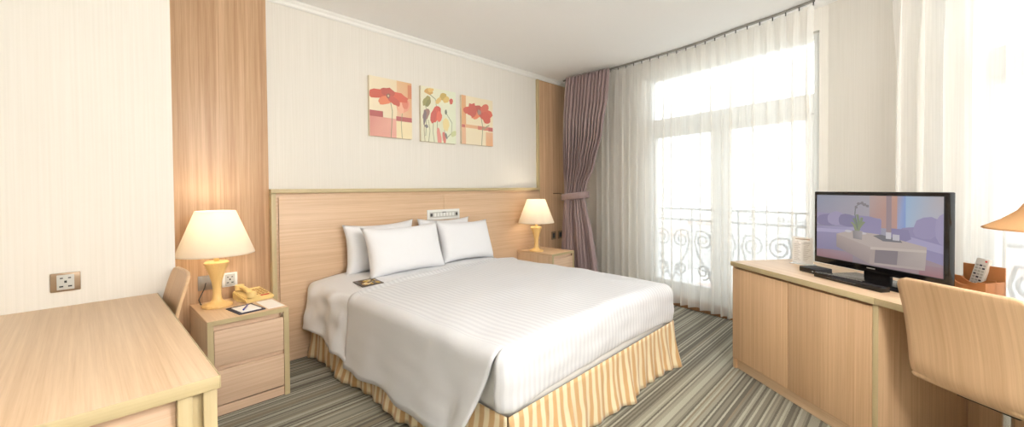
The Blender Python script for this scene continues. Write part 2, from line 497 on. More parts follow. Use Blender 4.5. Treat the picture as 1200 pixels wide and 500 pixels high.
# window walls: local x along the wall, y outward
W1 = (.27, 1.91, .10, 2.43)
W2 = (.84, 2.57, .10, 2.43)
def window_wall(name, org, d, n, L, op, label):
    s0, s1, z0, z1 = op
    o = boxes(name, [(0, s0, 0, TH, 0, CEIL), (s1, L, 0, TH, 0, CEIL), (s0, s1, 0, TH, z1, CEIL), (s0, s1, 0, TH, 0, z0)], 'wallpaper', bev=0)
    if Vector((-d.y, d.x, 0)).dot(n) < 0:
        o.data.transform(Matrix.Scale(-1, 4, (0, 1, 0))); o.data.flip_normals()
    frame_obj(o, org, d, n)
    return tag(o, label, 'wall', kind='structure')
SG1 = 1 if Vector((-dAB.y, dAB.x, 0)).dot(nAB) > 0 else -1
window_wall('wall_window', A, dAB, nAB, 1.97, W1, 'wall around the tall window behind the sheer curtain')
window_wall('wall_right', K, CD, CN, (END-K).length, W2, 'cream wallpapered wall behind the television')
def make_window(name, org, d, n, op, label, mull):
    s0, s1, z0, z1 = op
    root = thing(name, label, 'window', org, math.atan2(d.y, d.x), kind='structure')
    sg = 1 if Vector((-d.y, d.x, 0)).dot(n) > 0 else -1
    def yb(a, b): return (sg*a, sg*b) if sg > 0 else (sg*b, sg*a)
    f = .055
    y = yb(.05, .13); y2 = yb(.06, .12); yp = yb(.088, .094)
    boxes('window_frame', [(s0, s0+f, *y, z0, z1), (s1-f, s1, *y, z0, z1), (s0+f, s1-f, *y, z1-f, z1), (s0+f, s1-f, *y, z0, z0+f)], 'frame_white', root, .004)
    box('transom', (s0+f, s1-f, *y, 1.80, 1.96), 'frame_white', root, .004)
    box('mullion', (mull-.04, mull+.04, *y, z0+f, 1.80), 'frame_white', root, .004)
    box('pane', (s0+f, s1-f, *yp, 1.96, z1-f), 'window_glass', root, 0)
    for a, b in ((s0+f, mull-.04), (mull+.04, s1-f)):
        sa = boxes('sash', [(a, a+.04, *y2, z0+f, 1.80), (b-.04, b, *y2, z0+f, 1.80), (a+.04, b-.04, *y2, 1.76, 1.80), (a+.04, b-.04, *y2, z0+f, z0+f+.08)], 'frame_white', root, .003)
        box('pane', (a+.04, b-.04, *yp, z0+f+.08, 1.76), 'window_glass', sa, 0)
    return root
make_window('window_1', A, dAB, nAB, W1, 'tall white framed window with transom beyond the bed', 1.09)
make_window('window_2', K, CD, CN, W2, 'white framed window behind the desk at the right edge', 1.705)
# timber skirting under the windows
def skirting(name, a, b, n, label):
    d = (b-a).normalized(); o = box(name, (0, (b-a).length, -.014, 0, 0, .10), 'wood_dark', bev=.003)
    if Vector((-d.y, d.x, 0)).dot(n) < 0: o.data.transform(Matrix.Translation((0, .014, 0)))
    frame_obj(o, a, d, n); return tag(o, label, 'baseboard', kind='structure')
skirting('baseboard_window', A+dAB*.02, K-dAB*.02, nAB, 'brown wooden skirting board below the tall window')
skirting('baseboard_right', K+CD*.03, END-CD*.1, CN, 'brown wooden skirting board behind the long cabinet')
# cornice along the headboard wall
def cornice():
    bm = bmesh.new()
    prof = [(0, 0), (0, -.045), (-.010, -.045), (-.018, -.038), (-.022, -.022), (-.036, -.010), (-.040, 0)]
    ends = []
    for x in (.905, 4.30):
        ends.append([bm.verts.new((x, D+y, CEIL+z)) for y, z in prof])
    k = len(prof)
    for i in range(k-1): bm.faces.new((ends[0][i], ends[0][i+1], ends[1][i+1], ends[1][i]))
    bm.faces.new(ends[0][::-1]); bm.faces.new(ends[1])
    return link('trim_1', mesh_bm(bm), 'white_paint')
tag(cornice(), 'slim white cornice along the top of the headboard wall', 'cornice', kind='structure')
# timber wall panels either side of the headboard
tag(box('trim_2', (WLX+.002, .905, D-.018, D, 0, CEIL), 'wood_panel', bev=.001), 'full height wood veneer panel behind the left bedside lamp', 'wall panel', kind='structure')
pr = thing('trim_3', 'wood veneer wall panel between the headboard and purple curtain', 'wall panel', (3.83, D, 0), kind='structure')
box('panel_board', (.03, .665, -.018, 0, 0, CEIL-.05), 'wood_panel', pr, .001)
box('panel_edge', (0, .03, -.03, 0, 0, CEIL-.05), 'edge_z', pr, .001)

# ------------------------------------------------------------------ headboard
hb = thing('headboard', 'wide wood veneer headboard fixed to the wall behind the bed', 'headboard', (.905, D, 0))
HW, HH = 3.83-.905, 1.235
box('back_panel', (.03, HW, -.04, -.001, 0, HH-.03), 'wood_head', hb, .001)
box('top_ledge', (0, HW, -.065, -.001, HH-.03, HH), 'edge_x', hb, .002)
box('side_stile', (0, .03, -.065, -.001, 0, HH-.03), 'edge_z', hb, .002)
box('face_panel', (.05, 1.485, -.055, -.04, 0, HH-.06), 'wood_head', hb, .002)
box('face_panel', (1.489, HW-.002, -.055, -.04, 0, HH-.06), 'wood_head', hb, .002)
HF = D-.055
# control strip on the headboard
cs_ = thing('control_panel', 'white control strip with switches set in the headboard', 'switch panel', (2.385, HF, .985))
cpl = box('plate', (-.19, .19, -.010, 0, -.048, .048), 'socket_white', cs_, .003)
box('recess', (-.165, .165, -.012, -.010, -.026, .026), 'socket_grey', cs_, .001)
for i in range(7):
    x = -.105+i*.035
    box('button', (x-.012, x+.012, -.017, -.012, -.016, .016), 'socket_white', cpl, .002)
for x in (-.148, .148):
    box('rotary_switch', (x-.012, x+.012, -.019, -.012, -.014, .014), 'dark_grey', cpl, .004)
box('display', (-.02, .02, -.0125, -.0115, .019, .0255), 'black_matt', cpl, 0)

# ------------------------------------------------------------------ bed
BX0, BX1, BYF, BYH = 1.170, 2.815, 1.150, 3.165
bed = thing('bed', 'double bed with a gold striped valance under white bedding', 'bed', ((BX0+BX1)/2, (BYF+BYH)/2, 0))
bw, bl = (BX1-BX0)/2, (BYH-BYF)/2
box('bed_base', (-bw+.03, bw-.03, -bl+.03, bl, .04, .25), 'base_cloth', bed, .01)
bm = bmesh.new(); add_box(bm, -bw+.012, bw-.012, -bl+.012, bl, .25, .525, bev=.06, seg=5)
link('mattress', mesh_bm(bm, 60), 'mattress_cloth', bed)
for sx in (-1, 1):
    for sy in (-1, 1): lathe('foot', [(0, 0), (.025, 0), (.03, .045), (0, .045)], 'black_matt', bed, 12, loc=(sx*(bw-.12), sy*(bl-.15), 0))
# gathered valance: left, foot and right run
def valance(p0, p1, out, seed, splits):
    p0, p1, out = Vector(p0), Vector(p1), Vector(out); L = (p1-p0).length; d = (p1-p0)/L
    rnd = random.Random(seed); ph = [rnd.uniform(0, 6.28) for _ in range(6)]
    nc, nr = int(L/.012), 12
    rows, uvs = [], []
    for i in range(nr+1):
        f = i/nr; z = .30-f*.295; row = []; uv = []
        for j in range(nc+1):
            s = j/nc*L
            wv = .5+.5*math.sin(s*2*PI/.12+ph[0]+1.6*math.sin(s*6+ph[1]))
            big = .5+.5*math.sin(s*2*PI/.62+ph[2])
            o = .006+f*(.018*wv+.035*big*f)
            for sp in splits:                     # box pleats where two lengths of cloth meet
                q = abs(s-sp)
                if q < .05: o += f*.028*(1-q/.05)
            lift = .022*f*big*math.sin(s*2*PI/.62+ph[2]+1.0)**2
            p = p0+d*s+out*o
            row.append((p.x, p.y, z+lift)); uv.append((s*1.25+.02*f*math.sin(s*9+ph[3]), f*.3))
        rows.append(row); uvs.append(uv)
    return grid('valance', rows, 'skirt_cloth', bed, uvs, solid=.004, offset=0)
valance((-bw, bl-.02, 0), (-bw, -bl, 0), (-1, 0, 0), 3, (.52,))
valance((-bw, -bl, 0), (bw, -bl, 0), (0, -1, 0), 5, (.02, .98, 1.62))
valance((bw, -bl, 0), (bw, bl-.02, 0), (1, 0, 0), 8, (.5,))

# bedding: cloth surfaces over the mattress, heights in room coordinates
def top_h(x, y):
    u = (x-BX0)/(BX1-BX0)
    v = (y-BYF)/(BYH-BYF)
    c = max(0, 1-(2*u-1)**4)
    return .535+.035*c+.010*min(1, max(0, v*3))
def wrk(x, y, s=1.0):
    return s*(.0025*math.sin(x*13+y*5)+.002*math.sin(x*7-y*17+1)+.0015*math.sin(y*23+x*3))
RC = .065
def side_profile(xl, sgn, y, hem, flare, zt, offs, nd=14):
    """points from the hem up over the rounded edge, for the left (-1) or right (+1) side"""
    out = []
    for k in range(nd+1):
        f = k/nd; z = hem+(zt-RC-hem)*f
        fl_ = flare*(1-f)**1.6
        out.append((xl+sgn*(offs+fl_), z))
    for k in range(1, 7):
        a = k/6*PI/2
        out.append((xl+sgn*(offs-RC+RC*math.cos(a)), zt-RC+RC*math.sin(a)))
    return out
# duvet
def duvet():
    off = .022
    def yh(x): return 2.60+.09*(x-2.0)                    # folded head edge
    y_f = BYF+RC-.012
    xs_top = [BX0+RC-off+(BX1-BX0-2*RC+2*off)*k/54 for k in range(55)]
    nv = 60
    bm = bmesh.new(); uvl = bm.loops.layers.uv.new('UVMap')
    vu = {}
    def V(p, u, v):
        q = bm.verts.new(p); vu[q] = (u, v); return q
    def quad(a, b, c, d):
        try: bm.faces.new((a, b, c, d))
        except ValueError: pass
    zt = lambda x, y: top_h(x, y)+.012+wrk(x, y)
    top = []
    for i in range(nv+1):
        row = []
        for x in xs_top:
            y = y_f+(yh(x)-y_f)*i/nv
            e = max(0, (i-nv+3)/3)                         # plump rolled edge at the head
            z = zt(x, y)+.016*math.sin(min(1, e)*PI/2)*(1 if i < nv else .4)
            row.append(V((x, y, z), x, y))
        top.append(row)
    for i in range(nv):
        for j in range(54): quad(top[i][j], top[i][j+1], top[i+1][j+1], top[i+1][j])
    # roll the head edge under
    under = []
    for j, x in enumerate(xs_top):
        y = yh(x); under.append(V((x, y-.004, top_h(x, y)+.006), x, y+.02))
    for j in range(54): quad(top[nv][j], top[nv][j+1], under[j+1], under[j])
    # left and right hanging sides
    for sgn, x0, jt in ((-1, BX0, 0), (1, BX1, 54)):
        prev = None
        for i in range(nv+1):
            ytop = top[i][jt].co.y; ztop = top[i][jt].co.z
            f = i/nv
            hem = .115+.012*math.sin(f*9+1)+.006*math.sin(f*21)
            flare = .030+.02*math.sin(f*7+2)**2+.006*math.sin(f*26)
            if f < .12: flare += .05*(1-f/.12); 
            pts = side_profile(x0, sgn, ytop, hem, flare, ztop, off)
            colv = []
            for k, (x, z) in enumerate(pts[:-1]):
                g = 1-min(1, (z-hem)/(ztop-hem))
                # the free front edge falls back towards the head, the hem sways
                yy = ytop+(1-min(1, f/.25))*.17*g**1.2+.012*math.sin(f*18)*g
                colv.append(V((x+sgn*wrk(yy*1.5, z*3, .7*g), yy, z), x0, yy))
            colv.append(top[i][jt])
            if prev:
                for k in range(len(colv)-1):
                    if sgn < 0: quad(prev[k], prev[k+1], colv[k+1], colv[k])
                    else: quad(prev[k+1], prev[k], colv[k], colv[k+1])
            prev = colv
    # foot drop, tucked in under the mattress, wrapping both corners
    rc = RC; pathf = []
    prof = []
    for k in range(1, 7):
        a = k/6*PI/2; prof.append((math.sin(a)*rc, -(1-math.cos(a))*rc))
    for k in range(1, 11): prof.append((rc+.004*math.sin(k/10*PI), -rc-(.165)*k/10))
    for k in range(1, 5): prof.append((rc-.05*(k/4)**1.5, -rc-.165-.03*math.sin(k/4*PI/2)))
    strips = []
    angs = [(-1, R(88)*(1-k/7)) for k in range(7)]
    cols_ = []
    for s_, a in angs: cols_.append((0, a, -1))
    for j in range(55): cols_.append((j, 0, 0))
    for k in range(1, 8): cols_.append((54, R(88)*k/7, 1))
    for j, a, side in cols_:
        p = top[0][j]; c = []
        for o_, dz in prof:
            dx = side*math.sin(a)*o_; dy = -math.cos(a)*o_
            wv = wrk(p.co.x*2.0, dz*3, .8)
            c.append(V((p.co.x+dx, p.co.y+dy+wv, p.co.z+dz), p.co.x+side*a*rc, p.co.y-o_+dz))
        strips.append((p, c))
    for (pa, ca), (pb, cb) in zip(strips, strips[1:]):
        if pa is not pb: quad(pa, ca[0], cb[0], pb)
        else: bm.faces.new((pa, ca[0], cb[0]))
        for k in range(len(ca)-1): quad(ca[k], ca[k+1], cb[k+1], cb[k])
    for f in bm.faces:
        f.smooth = True
        for l in f.loops: l[uvl].uv = vu[l.vert]
    bmesh.ops.recalc_face_normals(bm, faces=bm.faces)
    me = bpy.data.meshes.new('m'); bm.to_mesh(me); bm.free()
    o = link('duvet', me, 'duvet_cloth')
    md = o.modifiers.new('thickness', 'SOLIDIFY'); md.thickness = .010; md.offset = 0
    return o
tag(duvet(), 'white satin striped duvet spread over the bed and hanging at its side', 'duvet')
# sheet at the head end
def sheet():
    off = .012; rows = []
    y0, y1, nv = 2.50, 3.150, 26
    for i in range(nv+1):
        f = i/nv; y = y0+(y1-y0)*f
        hem = .15+.10*f+.015*math.sin(f*11)
        bul = .02+.035*math.sin(f*5.2+.2)**2
        L = side_profile(BX0, -1, y, hem, .025+.02*math.sin(f*9), top_h(BX0, y)+.004, off+.010+bul*.6*min(1, f*3))
        Rr = side_profile(BX1, 1, y, hem, .03, top_h(BX1, y)+.004, off)
        mid = []
        xa, xb = L[-1][0], Rr[-1][0]
        for k in range(1, 40):
            x = xa+(xb-xa)*k/40; mid.append((x, top_h(x, y)+.004*min(1, min(k, 40-k)/4)+wrk(x, y, .5)))
        rows.append([(x+(wrk(y*3, z*2, 2) if x < BX0+.02 else 0), y, z) for x, z in L+mid+Rr[::-1]])
    return grid('bed_sheet', rows, 'linen', None, None, solid=.005, offset=0)
tag(sheet(), 'plain white bed sheet showing between the pillows and the duvet', 'bed sheet')
# pillows
def pillow_mesh(wd, ht, th, seed):
    rnd = random.Random(seed); n = 26; m = 20
    def surf(sg):
        rows = []
        for i in range(m+1):
            v = -1+2*i/m; row = []
            for j in range(n+1):
                u = -1+2*j/n
                pin = 1-.10*(1-abs(v)**2)*abs(u)**6
                pin2 = 1-.13*(1-abs(u)**2)*abs(v)**6
                x = u*wd/2*pin; z = v*ht/2*pin2
                e = max(0, (1-u**4))*max(0, (1-v**4))
                t = th/2*e**.55*(1-.12*v)
                t += .005*e*math.sin(u*5+seed)*math.sin(v*4+seed*2)
                row.append((x, sg*t, z+ht/2))
            rows.append(row)
        return rows
    a, b = surf(-1), surf(1)
    bm = bmesh.new()
    for rows, fl in ((a, 0), (b, 1)):
        vs = [[bm.verts.new(p) for p in r] for r in rows]
        for i in range(m):
            for j in range(n):
                q = (vs[i][j], vs[i][j+1], vs[i+1][j+1], vs[i+1][j])
                bm.faces.new(q if not fl else q[::-1])
    bmesh.ops.remove_doubles(bm, verts=bm.verts, dist=.0005)
    return mesh_bm(bm, 180)
def pillow(x, y, tilt, rz, label, seed, roll=0, wd=.66, ht=.43, th=.17, z=.60):
    o = link('pillow', pillow_mesh(wd, ht, th, seed), 'linen')
    o.rotation_euler = (R(-tilt), R(roll), R(rz)); o.location = (x, y, z)
    return tag(o, label, 'pillow', 'white pillows at the head of the bed')
pillow(1.685, 3.070, 4, -1, 'rear white pillow against the headboard on the brochure side', 1, roll=-1, wd=.62, ht=.40, th=.13, z=.562)
pillow(2.325, 3.070, 4, 1, 'rear white pillow against the headboard below the control strip', 2, roll=1, wd=.60, ht=.40, th=.13, z=.562)
pillow(1.765, 2.785, 18, 0, 'front white pillow nearest the brochure on the bed', 3, roll=-.5, wd=.69, ht=.395, th=.15, z=.568)
pillow(2.425, 2.845, 18, 2, 'front white pillow on the window side of the bed', 4, roll=2, wd=.63, ht=.385, th=.15, z=.572)
# brochure on the bed
br = thing('brochure', 'small dark brochure with a gold print lying by the pillows', 'brochure', (1.372, 2.705, .575), R(-30))
br.rotation_euler = (R(0), R(-3), R(-8))
box('cover', (-.075, .075, -.10, .10, 0, .004), 'brochure_dark', br, .001)
rnd = random.Random(4)
bp_ = []
for k in range(34):
    bp_.append((clip(blob(rnd.uniform(.2, .85), rnd.uniform(.15, .8), rnd.uniform(.06, .16), rnd.uniform(.05, .10), rnd.uniform(0, 3), 9, .3, k)),
                random.choice([srgb(214, 176, 84), srgb(236, 214, 150), srgb(166, 128, 66), srgb(240, 226, 190), srgb(120, 96, 70)])))
flat_print('cover_print', bp_, (-.07, -.095, .004), (.14, 0, 0), (0, .19, 0), 'print', br)

# ------------------------------------------------------------------ bedside cabinets
def nightstand(loc, label):
    t = thing('bedside_cabinet', label, 'bedside cabinet', loc, group='wooden bedside cabinets')
    wd, dp, h = .40, .50, .525                 # local: x to the right, y back, front at y = 0
    box('top', (0, wd, 0, dp, h-.025, h), 'wood_y', t, .0015)
    boxes('side_panel', [(0, .028, 0, dp, 0, h-.025)], 'wood_z', t, .0015)
    boxes('side_panel', [(wd-.028, wd, 0, dp, 0, h-.025)], 'wood_z', t, .0015)
    box('top_edge', (0, wd, -.002, 0, h-.025, h), 'edge_x', t, 0)
    for x0 in (0, wd-.028): box('side_edge', (x0, x0+.028, -.002, 0, 0, h-.025), 'edge_z', t, 0)
    box('back', (.028, wd-.028, dp-.012, dp, .03, h-.025), 'wood_dark', t, 0)
    box('finger_recess', (.028, wd-.028, .022, .03, .06, h-.025), 'wood_drawer', t, 0)
    box('plinth', (.028, wd-.028, .012, .03, .0, .05), 'wood_drawer', t, .001)
    for z0, z1 in ((.275, .468), (.062, .250)):
        box('drawer', (.030, wd-.030, .0, .02, z0, z1), 'wood_drawer', t, .002)
    box('key_stop', (wd-.045, wd-.030, .004, .012, .472, .497), 'bronze', t, .001)
    return t
NS1 = nightstand((.447, 2.672, 0), 'wooden two drawer bedside cabinet under the telephone')
NS2 = nightstand((3.415, 2.675, 0), 'wooden bedside cabinet beside the purple curtain')
NSZ = .525

# ------------------------------------------------------------------ bedside lamps
LP = [(0, 0), (.076, 0), (.080, .006), (.078, .016), (.060, .022), (.036, .030), (.026, .045), (.022, .075), (.0225, .115),
      (.027, .150), (.037, .190), (.051, .230), (.062, .258), (.064, .268), (.058, .274), (0, .274)]
def bedside_lamp(loc, label, power):
    t = thing('table_lamp', label, 'lamp', loc, group='lit bedside lamps')
    lathe('base', LP, 'lamp_wood', t)
    lathe('neck', [(0, .274), (.014, .274), (.014, .325), (.018, .33), (.018, .36), (0, .36)], 'phone_cream', t, 16)
    z0, z1 = .318, .580
    lathe('lamp_shade', [(.200, z0), (.198, z0+.01), (.104, z1-.004), (.102, z1)], 'shade_cream', t, 56, smooth=180, solid=.0025)
    bm = bmesh.new()
    for k in range(3):
        a = 2*PI*k/3; add_tube(bm, [(.016*math.cos(a), .016*math.sin(a), .36), (.0995*math.cos(a), .0995*math.sin(a), z1-.02)], .0018, 6)
    link('shade_spider', mesh_bm(bm, 50), 'chrome', t)
    lathe('bulb', [(0, .36), (.014, .365), (.018, .39), (.030, .42), (.032, .445), (.024, .468), (0, .478)], 'bulb_glow', t, 20)
    ld = bpy.data.lights.new('bulb_light', 'POINT'); ld.energy = power; ld.color = (1, .88, .73); ld.shadow_soft_size = .04
    lo = bpy.data.objects.new('bulb_light', ld); col.objects.link(lo); lo.parent = t; lo.location = (0, 0, .50)
    return t
bedside_lamp((.556, 3.01, NSZ), 'lit bedside lamp with cream shade beside the telephone', 3.2)
bedside_lamp((3.49, 2.955, NSZ), 'lit bedside lamp with cream shade beside the purple curtain', 3.2)
tag(tube('lamp_cable', [(.50, 3.055, NSZ+.006), (.488, 3.09, NSZ+.008), (.485, 3.13, NSZ+.03), (.505, 3.155, NSZ+.06), (.525, 3.185, NSZ+.09), (.535, 3.208, NSZ+.115)], .003, 'black_matt'),
    'thin black cable running from the left lamp to its socket', 'cable')

# sockets and switches
def socket(name, x, y, z, wd, ht, label, plate, inner, iw, pins=True):
    t = thing(name, label, 'socket', (x, y, z))
    box('plate', (-wd/2, wd/2, -.009, 0, -ht/2, ht/2), plate, t, .003)
    ins = box('insert', (-iw/2, iw/2, -.012, -.009, -ht*.40, ht*.40), inner, t, .001)
    if pins:
        for px, pz, a, b in ((-.012, .018, .0045, .0025), (.012, .018, .0045, .0025), (0, .002, .004, .005), (-.013, -.018, .006, .003), (.013, -.018, .006, .003)):
            box('pin_hole', (px-a, px+a, -.0126, -.0118, pz-b, pz+b), 'black_matt', ins, 0)
    return t
socket('wall_socket', -.055, WL, .835, .090, .080, 'bronze framed power socket on the wall above the left desk', 'bronze', 'socket_grey', .052)
socket('wall_socket', .664, D-.018, .640, .085, .092, 'white framed power socket behind the telephone', 'socket_white', 'socket_grey', .055)
socket('blank_socket', .532, D-.018, .640, .075, .092, 'grey metal cable outlet behind the left lamp base', 'steel', 'steel', .05, False)
def switch(x, label):
    t = thing('wall_switch', label, 'switch', (x, D-.018, .625))
    pl = box('plate', (-.043, .043, -.008, 0, -.05, .05), 'bronze', t, .003)
    box('rocker', (-.024, .024, -.013, -.008, -.03, .03), 'dark_grey', pl, .002)
switch(4.135, 'dark wall switch nearer the right bedside lamp')
switch(4.275, 'dark wall switch nearer the purple curtain')

# telephone
ph = thing('telephone', 'cream desk telephone with handset on the bedside cabinet', 'telephone', (.757, 3.045, NSZ), R(12))
bm = bmesh.new()
pts = [(-.085, -.09, .022), (.085, -.09, .022), (.085, .09, .055), (-.085, .09, .055)]
lo = [bm.verts.new((x, y, 0)) for x, y, z in pts]; hi = [bm.verts.new(p) for p in pts]
bm.faces.new(lo[::-1]); bm.faces.new(hi)
for k in range(4): bm.faces.new((lo[k], lo[(k+1) % 4], hi[(k+1) % 4], hi[k]))
bmesh.ops.bevel(bm, geom=list(bm.edges), offset=.006, segments=2, affect='EDGES')
phb = link('phone_body', mesh_bm(bm, 40), 'phone_cream', ph)
def onph(y): return .0385+(y)*.183
bm = bmesh.new()
hp = []
for k in range(13):
    f = -1+2*k/12; y = f*.095; hp.append((-.048, y, onph(y)+.034-.012*abs(f)**3))
add_tube(bm, hp, .014, 12)
for s in (-1, 1):
    y = s*.075; z = onph(y)+.018
    ring = []
    add_tube(bm, [(-.048, y, z-.012), (-.048, y, z+.006), (-.048, y, z+.020)], .027, 14)
link('handset', mesh_bm(bm, 50), 'phone_cream', ph)
for i in range(4):
    for j in range(4):
        x = .000+j*.021; y = -.035+i*.026; z = onph(y)
        bm = bmesh.new(); add_box(bm, x-.007, x+.007, y-.008, y+.008, z-.004, z+.005, .0015)
        link('key', mesh_bm(bm), 'phone_key', phb)
bm = bmesh.new(); add_box(bm, .012, .062, -.072, -.056, onph(-.064)-.004, onph(-.064)+.003, .001)
link('message_key', mesh_bm(bm), 'red_plastic', phb)
cp = []
for k in range(90):
    f = k/89; a = f*2*PI*14
    cp.append((-.06-.035*math.sin(f*PI)+.005*math.cos(a), -.085+.16*f, .008+.005*math.sin(a)))
tube('coiled_cord', cp, .0016, 'phone_cream', ph, 5)
# notepad holder, pen, loose paper
npad = thing('notepad_holder', 'dark leather notepad holder with a white pad', 'notepad', (.655, 2.80, NSZ), R(8))
box('holder', (-.070, .070, -.095, .095, 0, .006), 'navy_leather', npad, .002)
box('pad', (-.052, .052, -.080, .060, .006, .010), 'paper', npad, .0005)
box('clip_band', (-.066, .066, .068, .086, .006, .009), 'navy_leather', npad, .001)
pen = thing('pen', 'blue ballpoint pen lying across the notepad', 'pen', (.655, 2.80, NSZ+.0148), R(8+58))
lathe('barrel', [(0, 0), (.0045, 0), (.0045, .10), (.002, .118), (0, .12)], 'blue_ink', pen, 12).rotation_euler = (0, R(90), 0)
pen.children[0].location = (-.06, 0, 0)
box('pocket_clip', (-.058, -.025, -.001, .001, .0045, .006), 'chrome', pen, 0)
pp = box('paper_card', (-.045, .045, -.11, .11, 0, .0015), 'paper', bev=0, loc=(.790, 2.82, NSZ+.0003), rotz=R(2))
tag(pp, 'plain white paper card at the front corner of the bedside cabinet', 'paper')

# ------------------------------------------------------------------ left desk
dk = thing('writing_desk', 'wooden writing desk in the left foreground against the wall', 'desk', (0, 0, 0))
dx0, dx1, dy0, dy1, dz = -.52, .245, 1.318, WL-.004, .73
box('desk_top', (dx0, dx1, dy0+.003, dy1, dz-.034, dz), 'wood_y', dk, .002)
box('top_edge', (dx0, dx1, dy0, dy0+.003, dz-.034, dz), 'edge_x', dk, .001)
box('side_edge', (dx1, dx1+.003, dy0, dy1, dz-.034, dz), 'edge_y', dk, .001)
for x0 in (.158, .211):
    box('leg', (x0, x0+.030, dy0+.008, dy0+.05, 0, dz-.034), 'edge_z', dk, .002)
box('leg_web', (.188, .211, dy0+.030, dy0+.05, 0, dz-.034), 'edge_z', dk, .001)
box('end_panel', (dx0+.03, .158, dy0+.035, dy0+.053, .08, dz-.034), 'wood_drawer', dk, .002)
box('leg', (dx0, dx0+.03, dy0+.008, dy0+.05, 0, dz-.034), 'edge_z', dk, .002)
for x0 in (dx0, .211): box('leg', (x0, x0+.03, dy1-.045, dy1-.005, 0, dz-.034), 'edge_z', dk, .002)
box('modesty_panel', (dx0+.006, dx0+.024, dy0+.05, dy1-.045, .20, dz-.034), 'wood_y', dk, .002)

# ------------------------------------------------------------------ plywood chairs
def make_chair(loc, rotz, label):
    t = thing('plywood_chair', label, 'chair', loc, rotz, group='bent plywood desk chairs')
    # side profile (y forward, z up), seat front to top of the back
    key = [(.40, .405), (.385, .430), (.33, .442), (.20, .436), (.09, .426), (.035, .432), (.004, .462), (-.012, .51), (-.022, .60), (-.040, .70), (-.064, .79), (-.085, .855)]
    prof = []
    for i in range(len(key)-1):
        p = [Vector((*key[max(0, min(len(key)-1, i+q))], 0)) for q in (-1, 0, 1, 2)]
        for k in range(5):
            s = k/5
            prof.append(.5*((2*p[1])+(p[2]-p[0])*s+(2*p[0]-5*p[1]+4*p[2]-p[3])*s*s+(3*p[1]-p[0]-3*p[2]+p[3])*s**3))
    prof.append(Vector((*key[-1], 0)))
    n = 20; rows = []
    tot = len(prof)
    for i, q in enumerate(prof):
        wd = .200
        e = min(i, tot-1-i)                       # rounded ends
        dist = abs((prof[-1]-q).length) if i > tot/2 else abs((prof[0]-q).length)
        rr = .045
        if dist < rr: wd -= rr-math.sqrt(max(0, rr*rr-(rr-dist)**2))
        row = []
        for j in range(n+1):
            u = -1+2*j/n
            cur = .016*(u*u) if i > tot/2 else 0
            row.append((u*wd, q.x+cur, q.y+(.006*u*u if i <= tot/2 else 0)))
        rows.append(row)
    sh = grid('seat_shell', rows, 'wood_ply', t, None, solid=.013, offset=0)
    lathe('gas_column', [(0, .10), (.030, .10), (.030, .26), (.016, .262), (.016, .405), (0, .405)], 'chrome', t, 20, loc=(0, .17, 0))
    box('seat_bracket', (-.09, .09, .07, .27, .405, .424), 'black_matt', t, .004)
    for k in range(5):
        a = 2*PI*k/5+.3; c, s = math.cos(a), math.sin(a)
        bm = bmesh.new(); add_tube(bm, [(.02*c, .17+.02*s, .115), (.10*c, .17+.10*s, .10), (.19*c, .17+.19*s, .075)], .020, 10, r2=.012)
        link('base_arm', mesh_bm(bm, 50), 'chrome', t)
        bm = bmesh.new(); px, py = .18*c, .17+.18*s
        add_tube(bm, [(px-.012*s, py+.012*c, .028), (px+.012*s, py-.012*c, .028)], .028, 16)
        link('caster', mesh_bm(bm, 40), 'black_matt', t)
    return t
cc = unit(1.300, -.015)
make_chair((cc.x, cc.y, 0), CAB_ROT, 'bent plywood chair with chrome column at the television desk')
make_chair((.245, 2.415, 0), R(90), 'bent plywood chair tucked beside the left writing desk')

# ------------------------------------------------------------------ long cabinet and desk under the television
cab = thing('tv_cabinet', 'low two door wooden cabinet under the television', 'cabinet', FL, CAB_ROT)
CH, CT, CDP = .72, .962, .50
def cbox(name, d, mat, par=cab, bev=.002): return box(name, d, mat, par, bev)
cbox('side_panel', (0, .022, .004, CDP, 0, CH-.03), 'wood_door')
cbox('side_panel', (CT-.024, CT, 0, CDP, 0, CH-.03), 'wood_door')
cbox('side_edge', (CT-.024, CT, -.003, 0, 0, CH-.03), 'edge_z', bev=.0005)
cbox('back', (.022, CT-.024, CDP-.012, CDP, .03, CH-.03), 'wood_dark', bev=0)
cbox('plinth', (.02, CT-.024, .020, .038, 0, .066), 'wood_x')
cbox('bottom', (.022, CT-.024, .02, CDP-.012, .066, .084), 'wood_x', bev=0)
cbox('top_rail', (.022, CT-.024, .022, .04, CH-.06, CH-.03), 'wood_dark', bev=0)
cbox('door', (.002, .4635, 0, .02, .072, CH-.044), 'wood_door')
cbox('door', (.4665, CT-.027, 0, .02, .072, CH-.044), 'wood_door')
tdesk = thing('tv_desk', 'wooden desk continuing from the television cabinet', 'desk', unit(CT, 0), CAB_ROT)
DL = 1.15
box('modesty_panel', (.002, DL-.024, CDP-.02, CDP, 0, CH-.03), 'wood_door', tdesk, .002)
box('side_panel', (DL-.024, DL, 0, CDP, 0, CH-.03), 'wood_door', tdesk, .002)
wt = thing('worktop', 'long pale wooden top over the cabinet and desk', 'worktop', FL+Vector((0, 0, CH-.03)), CAB_ROT)
box('top_board', (-.006, CT+DL, -.008, CDP+.01, .0002, .03), 'wood_x', wt, .002)
box('front_edge', (-.006, CT-.012, -.011, -.008, .0002, .03), 'edge_x', wt, .0005)
box('front_edge', (CT-.010, CT+DL, -.011, -.008, .0002, .03), 'edge_x', wt, .0005)

